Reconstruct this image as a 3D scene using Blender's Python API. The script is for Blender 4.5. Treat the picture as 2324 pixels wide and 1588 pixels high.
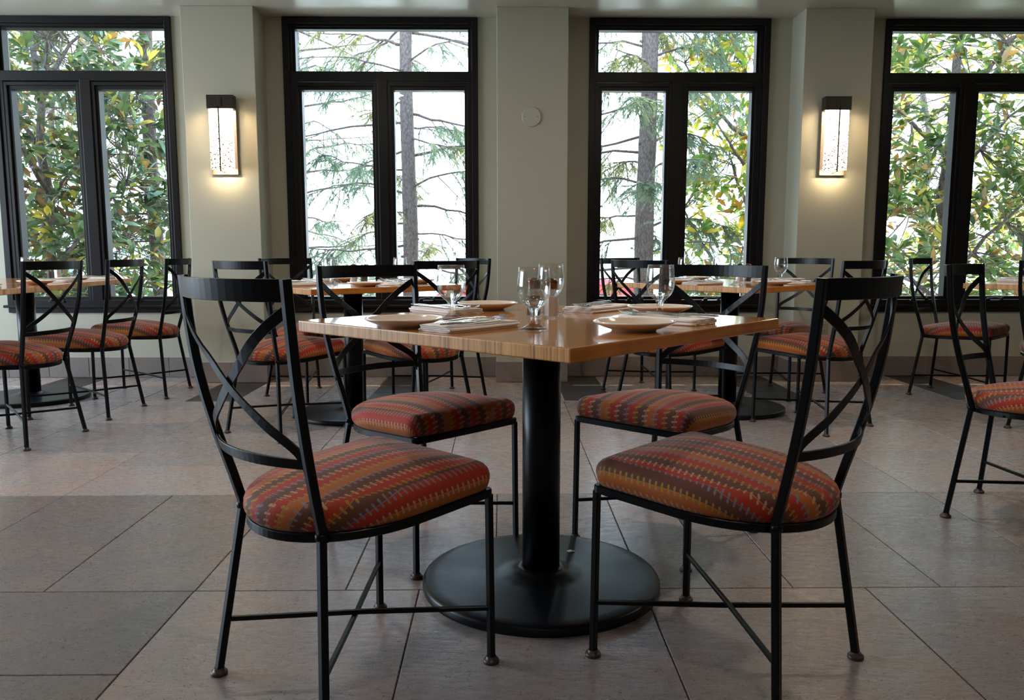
import bpy, bmesh, math, random
import numpy as np
from mathutils import Vector, Matrix, noise as mnoise

for o in list(bpy.data.objects):
    bpy.data.objects.remove(o)
sc = bpy.context.scene
col = sc.collection
PI = math.pi

# ------------------------------------------------------------------ camera
CAM_H = 0.948
cam_data = bpy.data.cameras.new('camera')
cam = bpy.data.objects.new('camera', cam_data)
col.objects.link(cam)
cam_data.sensor_fit = 'HORIZONTAL'
cam_data.sensor_width = 36.0
cam_data.lens = 36.0 * 1827.9 / 2324.0
cam_data.clip_start = 0.02
cam_data.clip_end = 300
cam.location = (0, 0, CAM_H)
cam.rotation_euler = (math.radians(90 - 7.0157), 0, math.radians(-0.749))
sc.camera = cam

# ------------------------------------------------------------------ view / render look
sc.view_settings.view_transform = 'Standard'
sc.view_settings.look = 'None'
sc.view_settings.gamma = 1.0
sc.view_settings.use_curve_mapping = False
sc.view_settings.exposure = 0.62
sc.render.engine = 'CYCLES'
cy = sc.cycles
cy.use_denoising = True
cy.max_bounces = 8
cy.diffuse_bounces = 4
cy.glossy_bounces = 4
cy.transmission_bounces = 8
cy.transparent_max_bounces = 12
cy.caustics_reflective = False
cy.caustics_refractive = False
cy.sample_clamp_indirect = 6.0
cy.use_adaptive_sampling = True
cy.adaptive_threshold = 0.02

# ------------------------------------------------------------------ sky, sun, daylight
world = bpy.data.worlds.new('world')
sc.world = world
world.use_nodes = True
wn = world.node_tree.nodes
wl = world.node_tree.links
wn.clear()
w_out = wn.new('ShaderNodeOutputWorld')
w_bg = wn.new('ShaderNodeBackground')
w_tc = wn.new('ShaderNodeTexCoord')
w_sep = wn.new('ShaderNodeSeparateXYZ')
w_ramp = wn.new('ShaderNodeValToRGB')
wl.new(w_tc.outputs['Generated'], w_sep.inputs[0])
wl.new(w_sep.outputs['Z'], w_ramp.inputs[0])
wl.new(w_ramp.outputs[0], w_bg.inputs[0])
wl.new(w_bg.outputs[0], w_out.inputs[0])
w_ramp.color_ramp.elements[0].position = 0.0
w_ramp.color_ramp.elements[0].color = (0.80, 0.90, 1.0, 1)
w_ramp.color_ramp.elements[1].position = 0.6
w_ramp.color_ramp.elements[1].color = (0.52, 0.73, 1.0, 1)
w_bg.inputs[1].default_value = 5.8


def light(name, kind, loc, energy, color, **kw):
    d = bpy.data.lights.new(name, kind)
    d.energy = energy
    d.color = color
    for k in ('size', 'size_y', 'shape', 'angle', 'shadow_soft_size', 'spot_size', 'spot_blend'):
        if k in kw:
            setattr(d, k, kw[k])
    o = bpy.data.objects.new(name, d)
    col.objects.link(o)
    o.location = loc
    o.rotation_euler = kw.get('rot', (0, 0, 0))
    return o


# sun high beyond the window wall, a little from the right: the garden is back-lit
sun = light('sun', 'SUN', (4, 14, 12), 5.5, (1.0, 0.94, 0.82), angle=0.02)
sun.rotation_euler = Vector((-0.35, -0.62, -1.0)).to_track_quat('-Z', 'Y').to_euler()
# daylight entering through the windows of the left wall 
light('daylight_left_window', 'AREA', (-6.35, 3.75, 1.55), 92, (0.66, 0.83, 1.0), shape='RECTANGLE',
      size=3.5, size_y=1.9, rot=(PI / 2, 0, -PI / 2))


# warm recessed ceiling lamps of the room
for lx_, ly_, lw_ in ((-3.4, 3.5, 9), (-1.1, 3.3, 10.5), (1.2, 3.3, 10), (3.5, 3.5, 7.5), (0.1, 0.9, 4), (2.6, 0.6, 3), (-2.6, 0.6, 2.5), (0.0, -1.8, 3)):
    light('ceiling_lamp', 'AREA', (lx_, ly_, 2.60), lw_, (1.0, 0.89, 0.76), shape='DISK', size=0.11)


# ------------------------------------------------------------------ helpers
class MB:
    """collects verts / faces for ONE mesh object"""

    def __init__(s):
        s.v = []
        s.f = []
        s.m = []
        s.sm = []
        s.uv = None

    def add(s, vs, fs, mi=0, smooth=False):
        b = len(s.v)
        s.v += [tuple(p) for p in vs]
        for f in fs:
            s.f.append(tuple(b + i for i in f))
            s.m.append(mi)
            s.sm.append(smooth)

    def box(s, x0, x1, y0, y1, z0, z1, bev=0.0, mi=0, seg=2):
        if bev <= 0:
            v = [(x0, y0, z0), (x1, y0, z0), (x1, y1, z0), (x0, y1, z0), (x0, y0, z1), (x1, y0, z1), (x1, y1, z1), (x0, y1, z1)]
            f = [(0, 3, 2, 1), (4, 5, 6, 7), (0, 1, 5, 4), (1, 2, 6, 5), (2, 3, 7, 6), (3, 0, 4, 7)]
            s.add(v, f, mi)
            return
        bm = bmesh.new()
        bmesh.ops.create_cube(bm, size=1.0)
        for v in bm.verts:
            v.co = Vector(((x0 + x1) / 2 + v.co.x * (x1 - x0), (y0 + y1) / 2 + v.co.y * (y1 - y0), (z0 + z1) / 2 + v.co.z * (z1 - z0)))
        bmesh.ops.bevel(bm, geom=bm.edges[:], offset=bev, segments=seg, profile=0.5, affect='EDGES')
        bm.verts.index_update()
        s.add([v.co[:] for v in bm.verts], [[v.index for v in f.verts] for f in bm.faces], mi, False)
        bm.free()

    def lathe(s, prof, cx=0, cy=0, z=0, n=32, mi=0, smooth=True, cap=True):
        vs = []
        for r, h in prof:
            for k in range(n):
                a = 2 * PI * k / n
                vs.append((cx + r * math.cos(a), cy + r * math.sin(a), z + h))
        fs = []
        for i in range(len(prof) - 1):
            for k in range(n):
                k2 = (k + 1) % n
                fs.append((i * n + k, i * n + k2, (i + 1) * n + k2, (i + 1) * n + k))
        s.add(vs, fs, mi, smooth)
        if cap:
            b = len(s.v) - len(vs)
            s.f.append(tuple(b + n - 1 - k for k in range(n)))
            s.m.append(mi); s.sm.append(False)
            b2 = b + (len(prof) - 1) * n
            s.f.append(tuple(b2 + k for k in range(n)))
            s.m.append(mi); s.sm.append(False)

    def tube(s, pts, rad, n=8, mi=0, closed=False, cap=True):
        pts = [Vector(p) for p in pts]
        m = len(pts)
        rads = rad if hasattr(rad, '__len__') else [rad] * m
        t = (pts[1] - pts[0]).normalized()
        up = Vector((0, 0, 1)) if abs(t.z) < 0.9 else Vector((0, 1, 0))
        a = t.cross(up).normalized()
        vs = []
        for i, p in enumerate(pts):
            if i == 0:
                t = (pts[1] - p) if not closed else (pts[1] - pts[-1])
            elif i == m - 1:
                t = (p - pts[i - 1]) if not closed else (pts[0] - pts[i - 1])
            else:
                t = pts[i + 1] - pts[i - 1]
            t.normalize()
            a = (a - t * a.dot(t)).normalized()
            b = t.cross(a)
            for k in range(n):
                q = 2 * PI * k / n
                vs.append(p + (a * math.cos(q) + b * math.sin(q)) * rads[i])
        fs = []
        rng = m if closed else m - 1
        for i in range(rng):
            j = (i + 1) % m
            for k in range(n):
                k2 = (k + 1) % n
                fs.append((i * n + k, i * n + k2, j * n + k2, j * n + k))
        if cap and not closed:
            fs.append(tuple(range(n - 1, -1, -1)))
            fs.append(tuple((m - 1) * n + k for k in range(n)))
        s.add(vs, fs, mi, True)

    def bar(s, pts, nrm, w, t, mi=0, closed=False, ch=0.15):
        """sweep a chamfered flat bar: w across, t along the normal"""
        pts = [Vector(p) for p in pts]
        m = len(pts)
        nr = [Vector(nrm(i) if callable(nrm) else nrm) for i in range(m)]
        c = ch * min(w, t)
        sec = [(-w / 2 + c, -t / 2), (w / 2 - c, -t / 2), (w / 2, -t / 2 + c), (w / 2, t / 2 - c), (w / 2 - c, t / 2), (-w / 2 + c, t / 2), (-w / 2, t / 2 - c), (-w / 2, -t / 2 + c)]
        vs = []
        for i, p in enumerate(pts):
            if closed:
                tt = pts[(i + 1) % m] - pts[i - 1]
            else:
                tt = pts[min(i + 1, m - 1)] - pts[max(i - 1, 0)]
            tt.normalize()
            n_ = nr[i] - tt * nr[i].dot(tt)
            n_.normalize()
            sd = tt.cross(n_)
            for a, b in sec:
                vs.append(p + sd * a + n_ * b)
        k8 = len(sec)
        fs = []
        for i in range(m if closed else m - 1):
            j = (i + 1) % m
            for k in range(k8):
                k2 = (k + 1) % k8
                fs.append((i * k8 + k, i * k8 + k2, j * k8 + k2, j * k8 + k))
        if not closed:
            fs.append(tuple(range(k8 - 1, -1, -1)))
            fs.append(tuple((m - 1) * k8 + k for k in range(k8)))
        s.add(vs, fs, mi, False)

    def build(s, name, mats, parent=None, loc=None, rotz=0.0, cols=None):
        me = bpy.data.meshes.new(name)
        me.from_pydata(s.v, [], s.f)
        if not isinstance(mats, (list, tuple)):
            mats = [mats]
        for m in mats:
            me.materials.append(m)
        me.polygons.foreach_set('material_index', s.m)
        me.polygons.foreach_set('use_smooth', s.sm)
        if s.uv is not None:
            uvl = me.uv_layers.new(name='UVMap')
            vi = np.zeros(len(me.loops), dtype=np.int32)
            me.loops.foreach_get('vertex_index', vi)
            uvl.data.foreach_set('uv', np.array(s.uv, dtype=np.float32)[vi].ravel())
        if cols is not None:  # one colour per face
            ca = me.color_attributes.new(name='tint', type='FLOAT_COLOR', domain='CORNER')
            ls = np.zeros(len(me.polygons), dtype=np.int32)
            me.polygons.foreach_get('loop_total', ls)
            arr = np.repeat(np.array(cols, dtype=np.float32), ls, axis=0)
            ca.data.foreach_set('color', arr.ravel())
        me.update()
        o = bpy.data.objects.new(name, me)
        col.objects.link(o)
        if parent is not None:
            o.parent = parent
        if loc is not None:
            o.location = loc
        o.rotation_euler = (0, 0, rotz)
        return o


def tag(o, label=None, cat=None, group=None, kind=None):
    if label: o['label'] = label
    if cat: o['category'] = cat
    if group: o['group'] = group
    if kind: o['kind'] = kind
    return o


def empty(name, loc, rz=0.0):
    o = bpy.data.objects.new(name, None)
    o.empty_display_size = 0.1
    col.objects.link(o)
    o.location = loc
    o.rotation_euler = (0, 0, rz)
    return o


def copy_tree(o, parent=None):
    c = o.copy()
    col.objects.link(c)
    c.parent = parent
    for ch in list(o.children):
        copy_tree(ch, c)
    return c


# ------------------------------------------------------------------ materials
def lin(c):
    return tuple(((v / 255) / 12.92 if v / 255 <= 0.04045 else ((v / 255 + 0.055) / 1.055) ** 2.4) for v in c) + (1,)


class NT:
    def __init__(s, name):
        s.mat = bpy.data.materials.new(name)
        s.mat.use_nodes = True
        s.n = s.mat.node_tree.nodes
        s.l = s.mat.node_tree.links
        s.n.clear()
        s.out = s.n.new('ShaderNodeOutputMaterial')

    def node(s, kind, **kw):
        n = s.n.new(kind)
        for k, v in kw.items():
            setattr(n, k, v)
        return n

    def put(s, sock, v):
        if isinstance(v, bpy.types.NodeSocket):
            s.l.new(v, sock)
        elif isinstance(v, tuple) and len(v) == 3 and sock.type == 'RGBA':
            sock.default_value = v + (1,)
        else:
            sock.default_value = v

    def math(s, op, a, b=0.0, c=0.0):
        n = s.node('ShaderNodeMath', operation=op)
        s.put(n.inputs[0], a)
        s.put(n.inputs[1], b)
        s.put(n.inputs[2], c)
        return n.outputs[0]

    def mix(s, f, a, b, mode='MIX'):
        n = s.node('ShaderNodeMix', data_type='RGBA', blend_type=mode)
        s.put(n.inputs[0], f)
        s.put(n.inputs[6], a)
        s.put(n.inputs[7], b)
        return n.outputs[2]

    def noise(s, scale, detail=2.0, vec=None, rough=0.5, out=0):
        n = s.node('ShaderNodeTexNoise')
        n.inputs['Scale'].default_value = scale
        n.inputs['Detail'].default_value = detail
        n.inputs['Roughness'].default_value = rough
        if vec is not None:
            s.l.new(vec, n.inputs['Vector'])
        return n.outputs[out]

    def ramp(s, fac, stops):
        n = s.node('ShaderNodeValToRGB')
        el = n.color_ramp.elements
        while len(el) < len(stops):
            el.new(0.5)
        for e, (p, c) in zip(el, stops):
            e.position = p
            e.color = c if len(c) == 4 else tuple(c) + (1,)
        s.put(n.inputs[0], fac)
        return n.outputs[0]

    def mapping(s, vec, scale=(1, 1, 1), rot=(0, 0, 0), loc=(0, 0, 0)):
        n = s.node('ShaderNodeMapping')
        n.inputs['Scale'].default_value = scale
        n.inputs['Rotation'].default_value = rot
        n.inputs['Location'].default_value = loc
        s.l.new(vec, n.inputs['Vector'])
        return n.outputs[0]

    def coord(s, which='Object'):
        return s.node('ShaderNodeTexCoord').outputs[which]

    def bump(s, h, strength=0.3, dist=0.002):
        n = s.node('ShaderNodeBump')
        n.inputs['Strength'].default_value = strength
        n.inputs['Distance'].default_value = dist
        s.l.new(h, n.inputs['Height'])
        return n.outputs[0]

    def principled(s, **kw):
        n = s.node('ShaderNodeBsdfPrincipled')
        for k, v in kw.items():
            s.put(n.inputs[k.replace('_', ' ')], v)
        s.l.new(n.outputs[0], s.out.inputs[0])
        return n


def simple(name, color, rough=0.5, metal=0.0, bump=None, **kw):
    t = NT(name)
    p = t.principled(Base_Color=color, Roughness=rough, Metallic=metal, **kw)
    if bump:
        h = t.noise(bump[0], 3, t.coord())
        t.l.new(t.bump(h, bump[1], bump[2]), p.inputs['Normal'])
    return t.mat


def mat_wall(name, base, rough=0.55):
    t = NT(name)
    co = t.coord()
    n1 = t.noise(180, 3, co)
    n2 = t.noise(1.3, 2, co)
    c = t.mix(n2, tuple(v * 0.94 for v in base), tuple(min(1, v * 1.05) for v in base))
    p = t.principled(Base_Color=c, Roughness=rough)
    t.l.new(t.bump(n1, 0.12, 0.0015), p.inputs['Normal'])
    return t.mat


M = {}
M['wall'] = mat_wall('sage_wall_paint', (0.43, 0.415, 0.325), 0.5)
M['ceiling'] = mat_wall('ceiling_paint', (0.60, 0.58, 0.51), 0.20)
M['plain_wall'] = mat_wall('far_wall_paint', (0.42, 0.38, 0.31), 0.7)
M['cover_paint'] = simple('cover_paint', (0.45, 0.44, 0.35), 0.35)


def mat_stone(name, base, pits=0.92, r0=0.13):
    t = NT(name)
    co = t.coord()
    at = t.node('ShaderNodeVertexColor', layer_name='tint').outputs[0]
    big = t.noise(2.2, 4, co, 0.6)
    st = t.mapping(co, (1, 3.2, 1), (0, 0, 0.5))
    streak = t.noise(17, 4, st, 0.55)
    fine = t.noise(190, 3, co, 0.7)
    c = t.mix(big, tuple(v * 0.80 for v in base), tuple(v * 1.12 for v in base))
    warm = t.noise(5.0, 3, co, 0.6)
    c = t.mix(t.ramp(warm, [(0.42, (0, 0, 0)), (0.68, (1, 1, 1))]), c, (base[0] * 1.10, base[1] * 0.95, base[2] * 0.88))
    c = t.mix(t.ramp(fine, [(0.38, (0, 0, 0)), (0.68, (.75, .75, .75))]), c, tuple(v * 0.55 for v in base))
    # little dark pits
    vor = t.node('ShaderNodeTexVoronoi')
    vor.inputs['Scale'].default_value = 105
    vor.inputs['Randomness'].default_value = 1.0
    t.l.new(t.mapping(co, (1, 1.7, 1), (0, 0, 0.3)), vor.inputs['Vector'])
    pick = t.noise(60, 1, co)
    pit = t.math('MULTIPLY', t.math('LESS_THAN', vor.outputs['Distance'], 0.25), t.math('GREATER_THAN', pick, 0.53))
    c = t.mix(t.math('MULTIPLY', pit, pits), c, tuple(v * 0.16 for v in base))
    c = t.mix(1.0, c, at, 'MULTIPLY')
    rgh = t.math('ADD', r0, t.math('MULTIPLY', streak, 0.30))
    p = t.principled(Base_Color=c, Roughness=rgh)
    h = t.math('SUBTRACT', t.math('ADD', t.math('MULTIPLY', streak, 0.9), t.math('MULTIPLY', fine, 0.25)), t.math('MULTIPLY', pit, 0.8))
    t.l.new(t.bump(h, 0.42, 0.003), p.inputs['Normal'])
    return t.mat


M['stone'] = mat_stone('floor_stone', (0.385, 0.335, 0.325))
M['slate'] = mat_stone('dark_inset_stone', (0.040, 0.038, 0.038), 0.3, 0.26)
M['base_stone'] = mat_stone('baseboard_stone', (0.25, 0.212, 0.195), 0.15, 0.35)
M['grout_dark'] = simple('dark_grout', (0.05, 0.035, 0.03), 0.9)
M['grout_light'] = simple('light_grout', (0.48, 0.40, 0.33), 0.9)

M['metal'] = simple('black_powder_coated_metal', (0.0020, 0.0023, 0.0032), 0.34, 0.0, (420, 0.05, 0.001), Specular_IOR_Level=0.21)
M['base_metal'] = simple('worn_black_cast_metal', (0.0026, 0.0038, 0.0060), 0.34, 0.0, (30, 0.25, 0.002), Specular_IOR_Level=0.30)
M['glide'] = simple('brown_glide', (0.045, 0.026, 0.018), 0.4)
M['frame_dark'] = simple('dark_bronze_window_paint', (0.0075, 0.0062, 0.0062), 0.36, 0.0, (260, 0.06, 0.001), Specular_IOR_Level=0.25)
M['handle'] = simple('dark_handle_metal', (0.03, 0.028, 0.03), 0.28, 0.6)
M['bronze'] = simple('sconce_bronze', (0.028, 0.022, 0.018), 0.42, 0.5)
M['bronze_plate'] = simple('lamplit_bronze_plate', (0.16, 0.12, 0.095), 0.5, 0.3)  # sconce bronze lightened to carry the lamp's light on the backplate
M['steel'] = simple('polished_cutlery_steel', (0.62, 0.61, 0.60), 0.14, 1.0)
M['ceramic'] = simple('cream_glazed_ceramic', (0.86, 0.69, 0.55), 0.10, 0.0)
M['ceramic_rim'] = simple('white_glazed_rim', (0.90, 0.83, 0.77), 0.08, 0.0)
M['screw'] = simple('painted_screw', (0.16, 0.15, 0.13), 0.4)
M['outlet'] = simple('outlet_plastic', (0.34, 0.27, 0.21), 0.4)
M['outlet_slot'] = simple('outlet_slot_dark', (0.02, 0.02, 0.02), 0.5)
M['copper'] = simple('hammered_copper_cap', (0.20, 0.09, 0.05), 0.22, 1.0, (260, 0.3, 0.001))
M['salt'] = simple('salt_grains', (0.93, 0.86, 0.79), 0.8, 0.0, (900, 0.4, 0.0005))
M['green_foil'] = simple('green_foil', (0.03, 0.42, 0.10), 0.3)
M['white_foil'] = simple('white_paper', (0.7, 0.68, 0.6), 0.5)


def mat_pepper():
    t = NT('ground_pepper')
    n = t.noise(700, 2, t.coord())
    c = t.ramp(n, [(0.45, (0.015, 0.010, 0.008)), (0.62, (0.10, 0.055, 0.03))])
    t.principled(Base_Color=c, Roughness=0.8)
    return t.mat


M['pepper'] = mat_pepper()


def mat_napkin():
    t = NT('blush_cotton_napkin')
    co = t.coord()
    w = t.node('ShaderNodeTexWave')
    w.inputs['Scale'].default_value = 320
    t.l.new(co, w.inputs['Vector'])
    n = t.noise(60, 3, co)
    c = t.mix(n, (0.93, 0.84, 0.78), (0.96, 0.90, 0.85))
    p = t.principled(Base_Color=c, Roughness=0.9)
    h = t.math('ADD', t.math('MULTIPLY', w.outputs['Fac'], 0.2), n)
    t.l.new(t.bump(h, 0.25, 0.001), p.inputs['Normal'])
    return t.mat


M['napkin'] = mat_napkin()


def mat_glass(name, ior=1.5, rough=0.0, color=(1, 1, 1)):
    t = NT(name)
    g = t.node('ShaderNodeBsdfGlass')
    g.inputs['Color'].default_value = color + (1,)
    g.inputs['Roughness'].default_value = rough
    g.inputs['IOR'].default_value = ior
    tr = t.node('ShaderNodeBsdfTransparent')
    mx = t.node('ShaderNodeMixShader')
    mx.inputs[0].default_value = 0.62
    t.l.new(g.outputs[0], mx.inputs[1])
    t.l.new(tr.outputs[0], mx.inputs[2])
    t.l.new(mx.outputs[0], t.out.inputs[0])
    return t.mat


M['glass'] = mat_glass('clear_drinking_glass', 1.5)


def mat_thin():
    t = NT('thin_blown_glass')
    tr = t.node('ShaderNodeBsdfTransparent')
    tr.inputs[0].default_value = (0.985, 0.985, 0.98, 1)
    gl = t.node('ShaderNodeBsdfGlossy')
    gl.inputs['Roughness'].default_value = 0.0
    fr = t.node('ShaderNodeFresnel')
    gm = t.node('ShaderNodeNewGeometry')
    t.l.new(t.math('SUBTRACT', 1.85, t.math('MULTIPLY', gm.outputs['Backfacing'], 1.3095)), fr.inputs[0])
    mx = t.node('ShaderNodeMixShader')
    t.l.new(fr.outputs[0], mx.inputs[0])
    t.l.new(tr.outputs[0], mx.inputs[1])
    t.l.new(gl.outputs[0], mx.inputs[2])
    t.l.new(mx.outputs[0], t.out.inputs[0])
    return t.mat


M['thin'] = mat_thin()


def mat_pane():
    t = NT('window_pane_glass')
    tr = t.node('ShaderNodeBsdfTransparent')
    tr.inputs[0].default_value = (0.93, 0.96, 0.95, 1)
    gl = t.node('ShaderNodeBsdfGlossy')
    gl.inputs['Roughness'].default_value = 0.0
    fr = t.node('ShaderNodeFresnel')
    gm = t.node('ShaderNodeNewGeometry')
    t.l.new(t.math('SUBTRACT', 1.5, t.math('MULTIPLY', gm.outputs['Backfacing'], 0.83333)), fr.inputs[0])
    mx = t.node('ShaderNodeMixShader')
    t.l.new(fr.outputs[0], mx.inputs[0])
    t.l.new(tr.outputs[0], mx.inputs[1])
    t.l.new(gl.outputs[0], mx.inputs[2])
    t.l.new(mx.outputs[0], t.out.inputs[0])
    return t.mat


M['pane'] = mat_pane()


def mat_bamboo(kind):
    t = NT('bamboo_' + kind)
    co = t.coord()
    if kind == 'end':
        # laminated end grain: narrow upright strips
        m1 = t.mapping(co, (1, 260, 6))
        m2 = t.mapping(co, (1, 46, 1.5))
        a = t.noise(1.0, 1, m1)
        b = t.noise(1.0, 2, m2)
        f = t.math('ADD', t.math('MULTIPLY', a, 0.6), t.math('MULTIPLY', b, 0.45))
        c = t.ramp(f, [(0.30, (0.19, 0.080, 0.018)), (0.46, (0.56, 0.26, 0.070)), (0.56, (0.70, 0.35, 0.105)), (0.75, (0.80, 0.45, 0.16))])
        r = 0.38
    elif kind == 'top':
        m1 = t.mapping(co, (3.0, 210, 1))
        m2 = t.mapping(co, (0.8, 20, 1))
        a = t.noise(1.0, 2, m1)
        b = t.noise(1.0, 3, m2)
        f = t.math('ADD', t.math('MULTIPLY', a, 0.45), t.math('MULTIPLY', b, 0.55))
        c = t.ramp(f, [(0.32, (0.40, 0.155, 0.040)), (0.52, (0.52, 0.225, 0.065)), (0.70, (0.60, 0.285, 0.095))])
        r = 0.13
    else:
        m1 = t.mapping(co, (4.0, 1, 130))
        a = t.noise(1.0, 3, m1)
        b = t.noise(7, 3, co)
        f = t.math('ADD', t.math('MULTIPLY', a, 0.4), t.math('MULTIPLY', b, 0.6))
        c = t.ramp(f, [(0.30, (0.34, 0.100, 0.012)), (0.50, (0.58, 0.190, 0.026)), (0.72, (0.68, 0.27, 0.055))])
        r = 0.26
    p = t.principled(Base_Color=c, Roughness=r)
    p.inputs['Coat Weight'].default_value = 0.35 if kind == 'top' else 0.15
    p.inputs['Coat Roughness'].default_value = 0.06
    t.l.new(t.bump(f, 0.05, 0.001), p.inputs['Normal'])
    return t.mat


M['bam_top'] = mat_bamboo('top')
M['bam_end'] = mat_bamboo('end')
M['bam_side'] = mat_bamboo('side')


def mat_fabric():
    """woven stripes in brown, orange and red with a leafy vine on every border"""
    t = NT('vine_stripe_upholstery')
    uv = t.node('ShaderNodeUVMap', uv_map='UVMap').outputs[0]
    sep = t.node('ShaderNodeSeparateXYZ')
    t.l.new(uv, sep.inputs[0])
    BW = 0.034
    u = t.math('ADD', sep.outputs[0], 3.4 + 0.165)
    v = t.math('ADD', sep.outputs[1], 3.0)
    s = t.math('DIVIDE', u, BW)
    band = t.math('FLOOR', s)
    b5 = t.math('MODULO', band, 5.0)
    brown = t.math('ADD', t.math('COMPARE', b5, 0.0, 0.1), t.math('COMPARE', b5, 3.0, 0.1))
    c = t.mix(brown, (0.43, 0.036, 0.014), (0.150, 0.050, 0.032))            # red / brown
    c = t.mix(t.math('COMPARE', b5, 2.0, 0.1), c, (0.48, 0.125, 0.022))      # orange
    # nearest border and the vine on it
    near = t.math('ROUND', s)
    d = t.math('MULTIPLY', t.math('SUBTRACT', s, near), BW)
    ad = t.math('ABSOLUTE', d)
    P = 0.0155
    wob = t.math('MULTIPLY', near, 0.37)
    q = t.math('SUBTRACT', t.math('FRACT', t.math('ADD', t.math('DIVIDE', t.math('ADD', v, t.math('MULTIPLY', d, -0.22)), P), wob)), 0.5)
    dv = t.math('MULTIPLY', q, P)
    e = t.math('ADD', t.math('POWER', t.math('DIVIDE', t.math('SUBTRACT', ad, 0.0052), 0.0047), 2.0),
               t.math('POWER', t.math('DIVIDE', dv, 0.0029), 2.0))
    leaf = t.math('LESS_THAN', e, 1.0)
    stem = t.math('LESS_THAN', ad, 0.0007)
    lf = t.math('MAXIMUM', leaf, stem)
    n3 = t.math('MODULO', near, 3.0)
    l0 = t.math('COMPARE', n3, 1.0, 0.1)
    l1 = t.math('COMPARE', n3, 2.0, 0.1)
    lc = t.mix(l0, (0.25, 0.23, 0.26), (0.60, 0.34, 0.18))        # blue grey / tan
    lc = t.mix(l1, lc, (0.44, 0.27, 0.04))                        # mustard
    c = t.mix(t.math('MULTIPLY', lf, 0.85), c, lc)
    co = t.coord()
    weave = t.noise(900, 1, co)
    c = t.mix(t.math('MULTIPLY', weave, 0.35), c, (0.04, 0.02, 0.015))
    p = t.principled(Base_Color=c, Roughness=0.72)
    p.inputs['Specular IOR Level'].default_value = 0.25
    p.inputs['Sheen Weight'].default_value = 0.12
    p.inputs['Sheen Roughness'].default_value = 0.4
    t.l.new(t.bump(t.math('ADD', weave, t.math('MULTIPLY', lf, 0.4)), 0.25, 0.0006), p.inputs['Normal'])
    return t.mat


M['fabric'] = mat_fabric()


def mat_seeded():
    """lit seeded glass of the wall lamps"""
    t = NT('lit_seeded_glass')
    co = t.coord()
    n = t.noise(185, 1, co)
    n2 = t.noise(45, 2, co)
    sep = t.node('ShaderNodeSeparateXYZ')
    t.l.new(co, sep.inputs[0])
    # more seeds towards the foot of the slab
    lim = t.math('ADD', t.math('MULTIPLY_ADD', sep.outputs[2], 0.30, 0.475), t.math('MULTIPLY_ADD', n2, 0.24, -0.12))
    seed = t.math('GREATER_THAN', n, lim)
    em = t.node('ShaderNodeEmission')
    t.put(em.inputs[0], t.mix(seed, (1.0, 0.80, 0.56), (0.30, 0.17, 0.06)))
    t.put(em.inputs[1], t.math('SUBTRACT', 7.5, t.math('MULTIPLY', seed, 7.25)))
    t.l.new(em.outputs[0], t.out.inputs[0])
    return t.mat


M['seeded'] = mat_seeded()


def mat_leaf(name, gloss=0.25, transl=0.5):
    t = NT(name)
    at = t.node('ShaderNodeVertexColor', layer_name='tint').outputs[0]
    p = t.principled(Base_Color=at, Roughness=gloss)
    tl = t.node('ShaderNodeBsdfTranslucent')
    t.l.new(t.mix(1.0, at, (1.9, 1.55, 0.75), 'MULTIPLY'), tl.inputs[0])
    mx = t.node('ShaderNodeMixShader')
    mx.inputs[0].default_value = transl
    t.l.new(p.outputs[0], mx.inputs[1])
    t.l.new(tl.outputs[0], mx.inputs[2])
    t.l.new(mx.outputs[0], t.out.inputs[0])
    return t.mat


M['leaf'] = mat_leaf('magnolia_leaf', 0.26, 0.38)
M['needle'] = mat_leaf('spruce_needle', 0.6, 0.35)


def mat_bark():
    t = NT('scaly_bark')
    co = t.coord()
    m = t.mapping(co, (1, 1, 0.45))
    v = t.node('ShaderNodeTexVoronoi')
    v.inputs['Scale'].default_value = 60
    t.l.new(m, v.inputs['Vector'])
    n = t.noise(14, 4, co)
    c = t.mix(n, (0.045, 0.030, 0.028), (0.16, 0.115, 0.105))
    c = t.mix(t.math('MULTIPLY_ADD', v.outputs['Distance'], 0.9, 0.25), (0.26, 0.21, 0.21), c)
    p = t.principled(Base_Color=c, Roughness=0.9)
    t.l.new(t.bump(t.math('ADD', v.outputs['Distance'], n), 0.9, 0.012), p.inputs['Normal'])
    return t.mat


M['bark'] = mat_bark()
M['ground'] = simple('pale_gravel', (0.62, 0.60, 0.52), 0.95, 0.0, (18, 0.5, 0.02))
M['outer_wall'] = simple('outside_stucco', (0.50, 0.46, 0.38), 0.9)
M['car_red'] = simple('red_car_paint', (0.55, 0.03, 0.04), 0.2, 0.0, Coat_Weight=0.6)
M['car_glass'] = simple('dark_car_glass', (0.03, 0.04, 0.05), 0.05)
M['tyre'] = simple('tyre_rubber', (0.02, 0.02, 0.02), 0.8)
M['white_paint'] = simple('white_outdoor_paint', (0.75, 0.78, 0.80), 0.6)
M['roof_grey'] = simple('grey_roofing', (0.22, 0.24, 0.26), 0.7)

# ------------------------------------------------------------------ the room
CEIL = 2.615
YR = 6.05     # inner face of the window wall (recessed bays)
YP = 5.79     # front face of the piers
XL, XR_, YB = -6.4, 7.4, -3.9

# floor tiles, measured row by row: (x0, x1, y0, y1, kind)
tiles = []


def row(xs, y0, y1, kind='stone'):
    for a, b in zip(xs[:-1], xs[1:]):
        tiles.append((a, b, y0, y1, kind))


def grid_lines(start, step, lo, hi):
    k0 = math.ceil((lo - start) / step)
    xs = [lo]
    x = start + k0 * step
    while x < hi - 1e-6:
        if x - xs[-1] > 0.02:
            xs.append(x)
        x += step
    xs.append(hi)
    return xs


Y0, Y1, Y2, Y3, Y4, Y5, Y6 = 2.174, 3.072, 3.516, 3.746, 3.974, 4.422, 5.061
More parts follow.
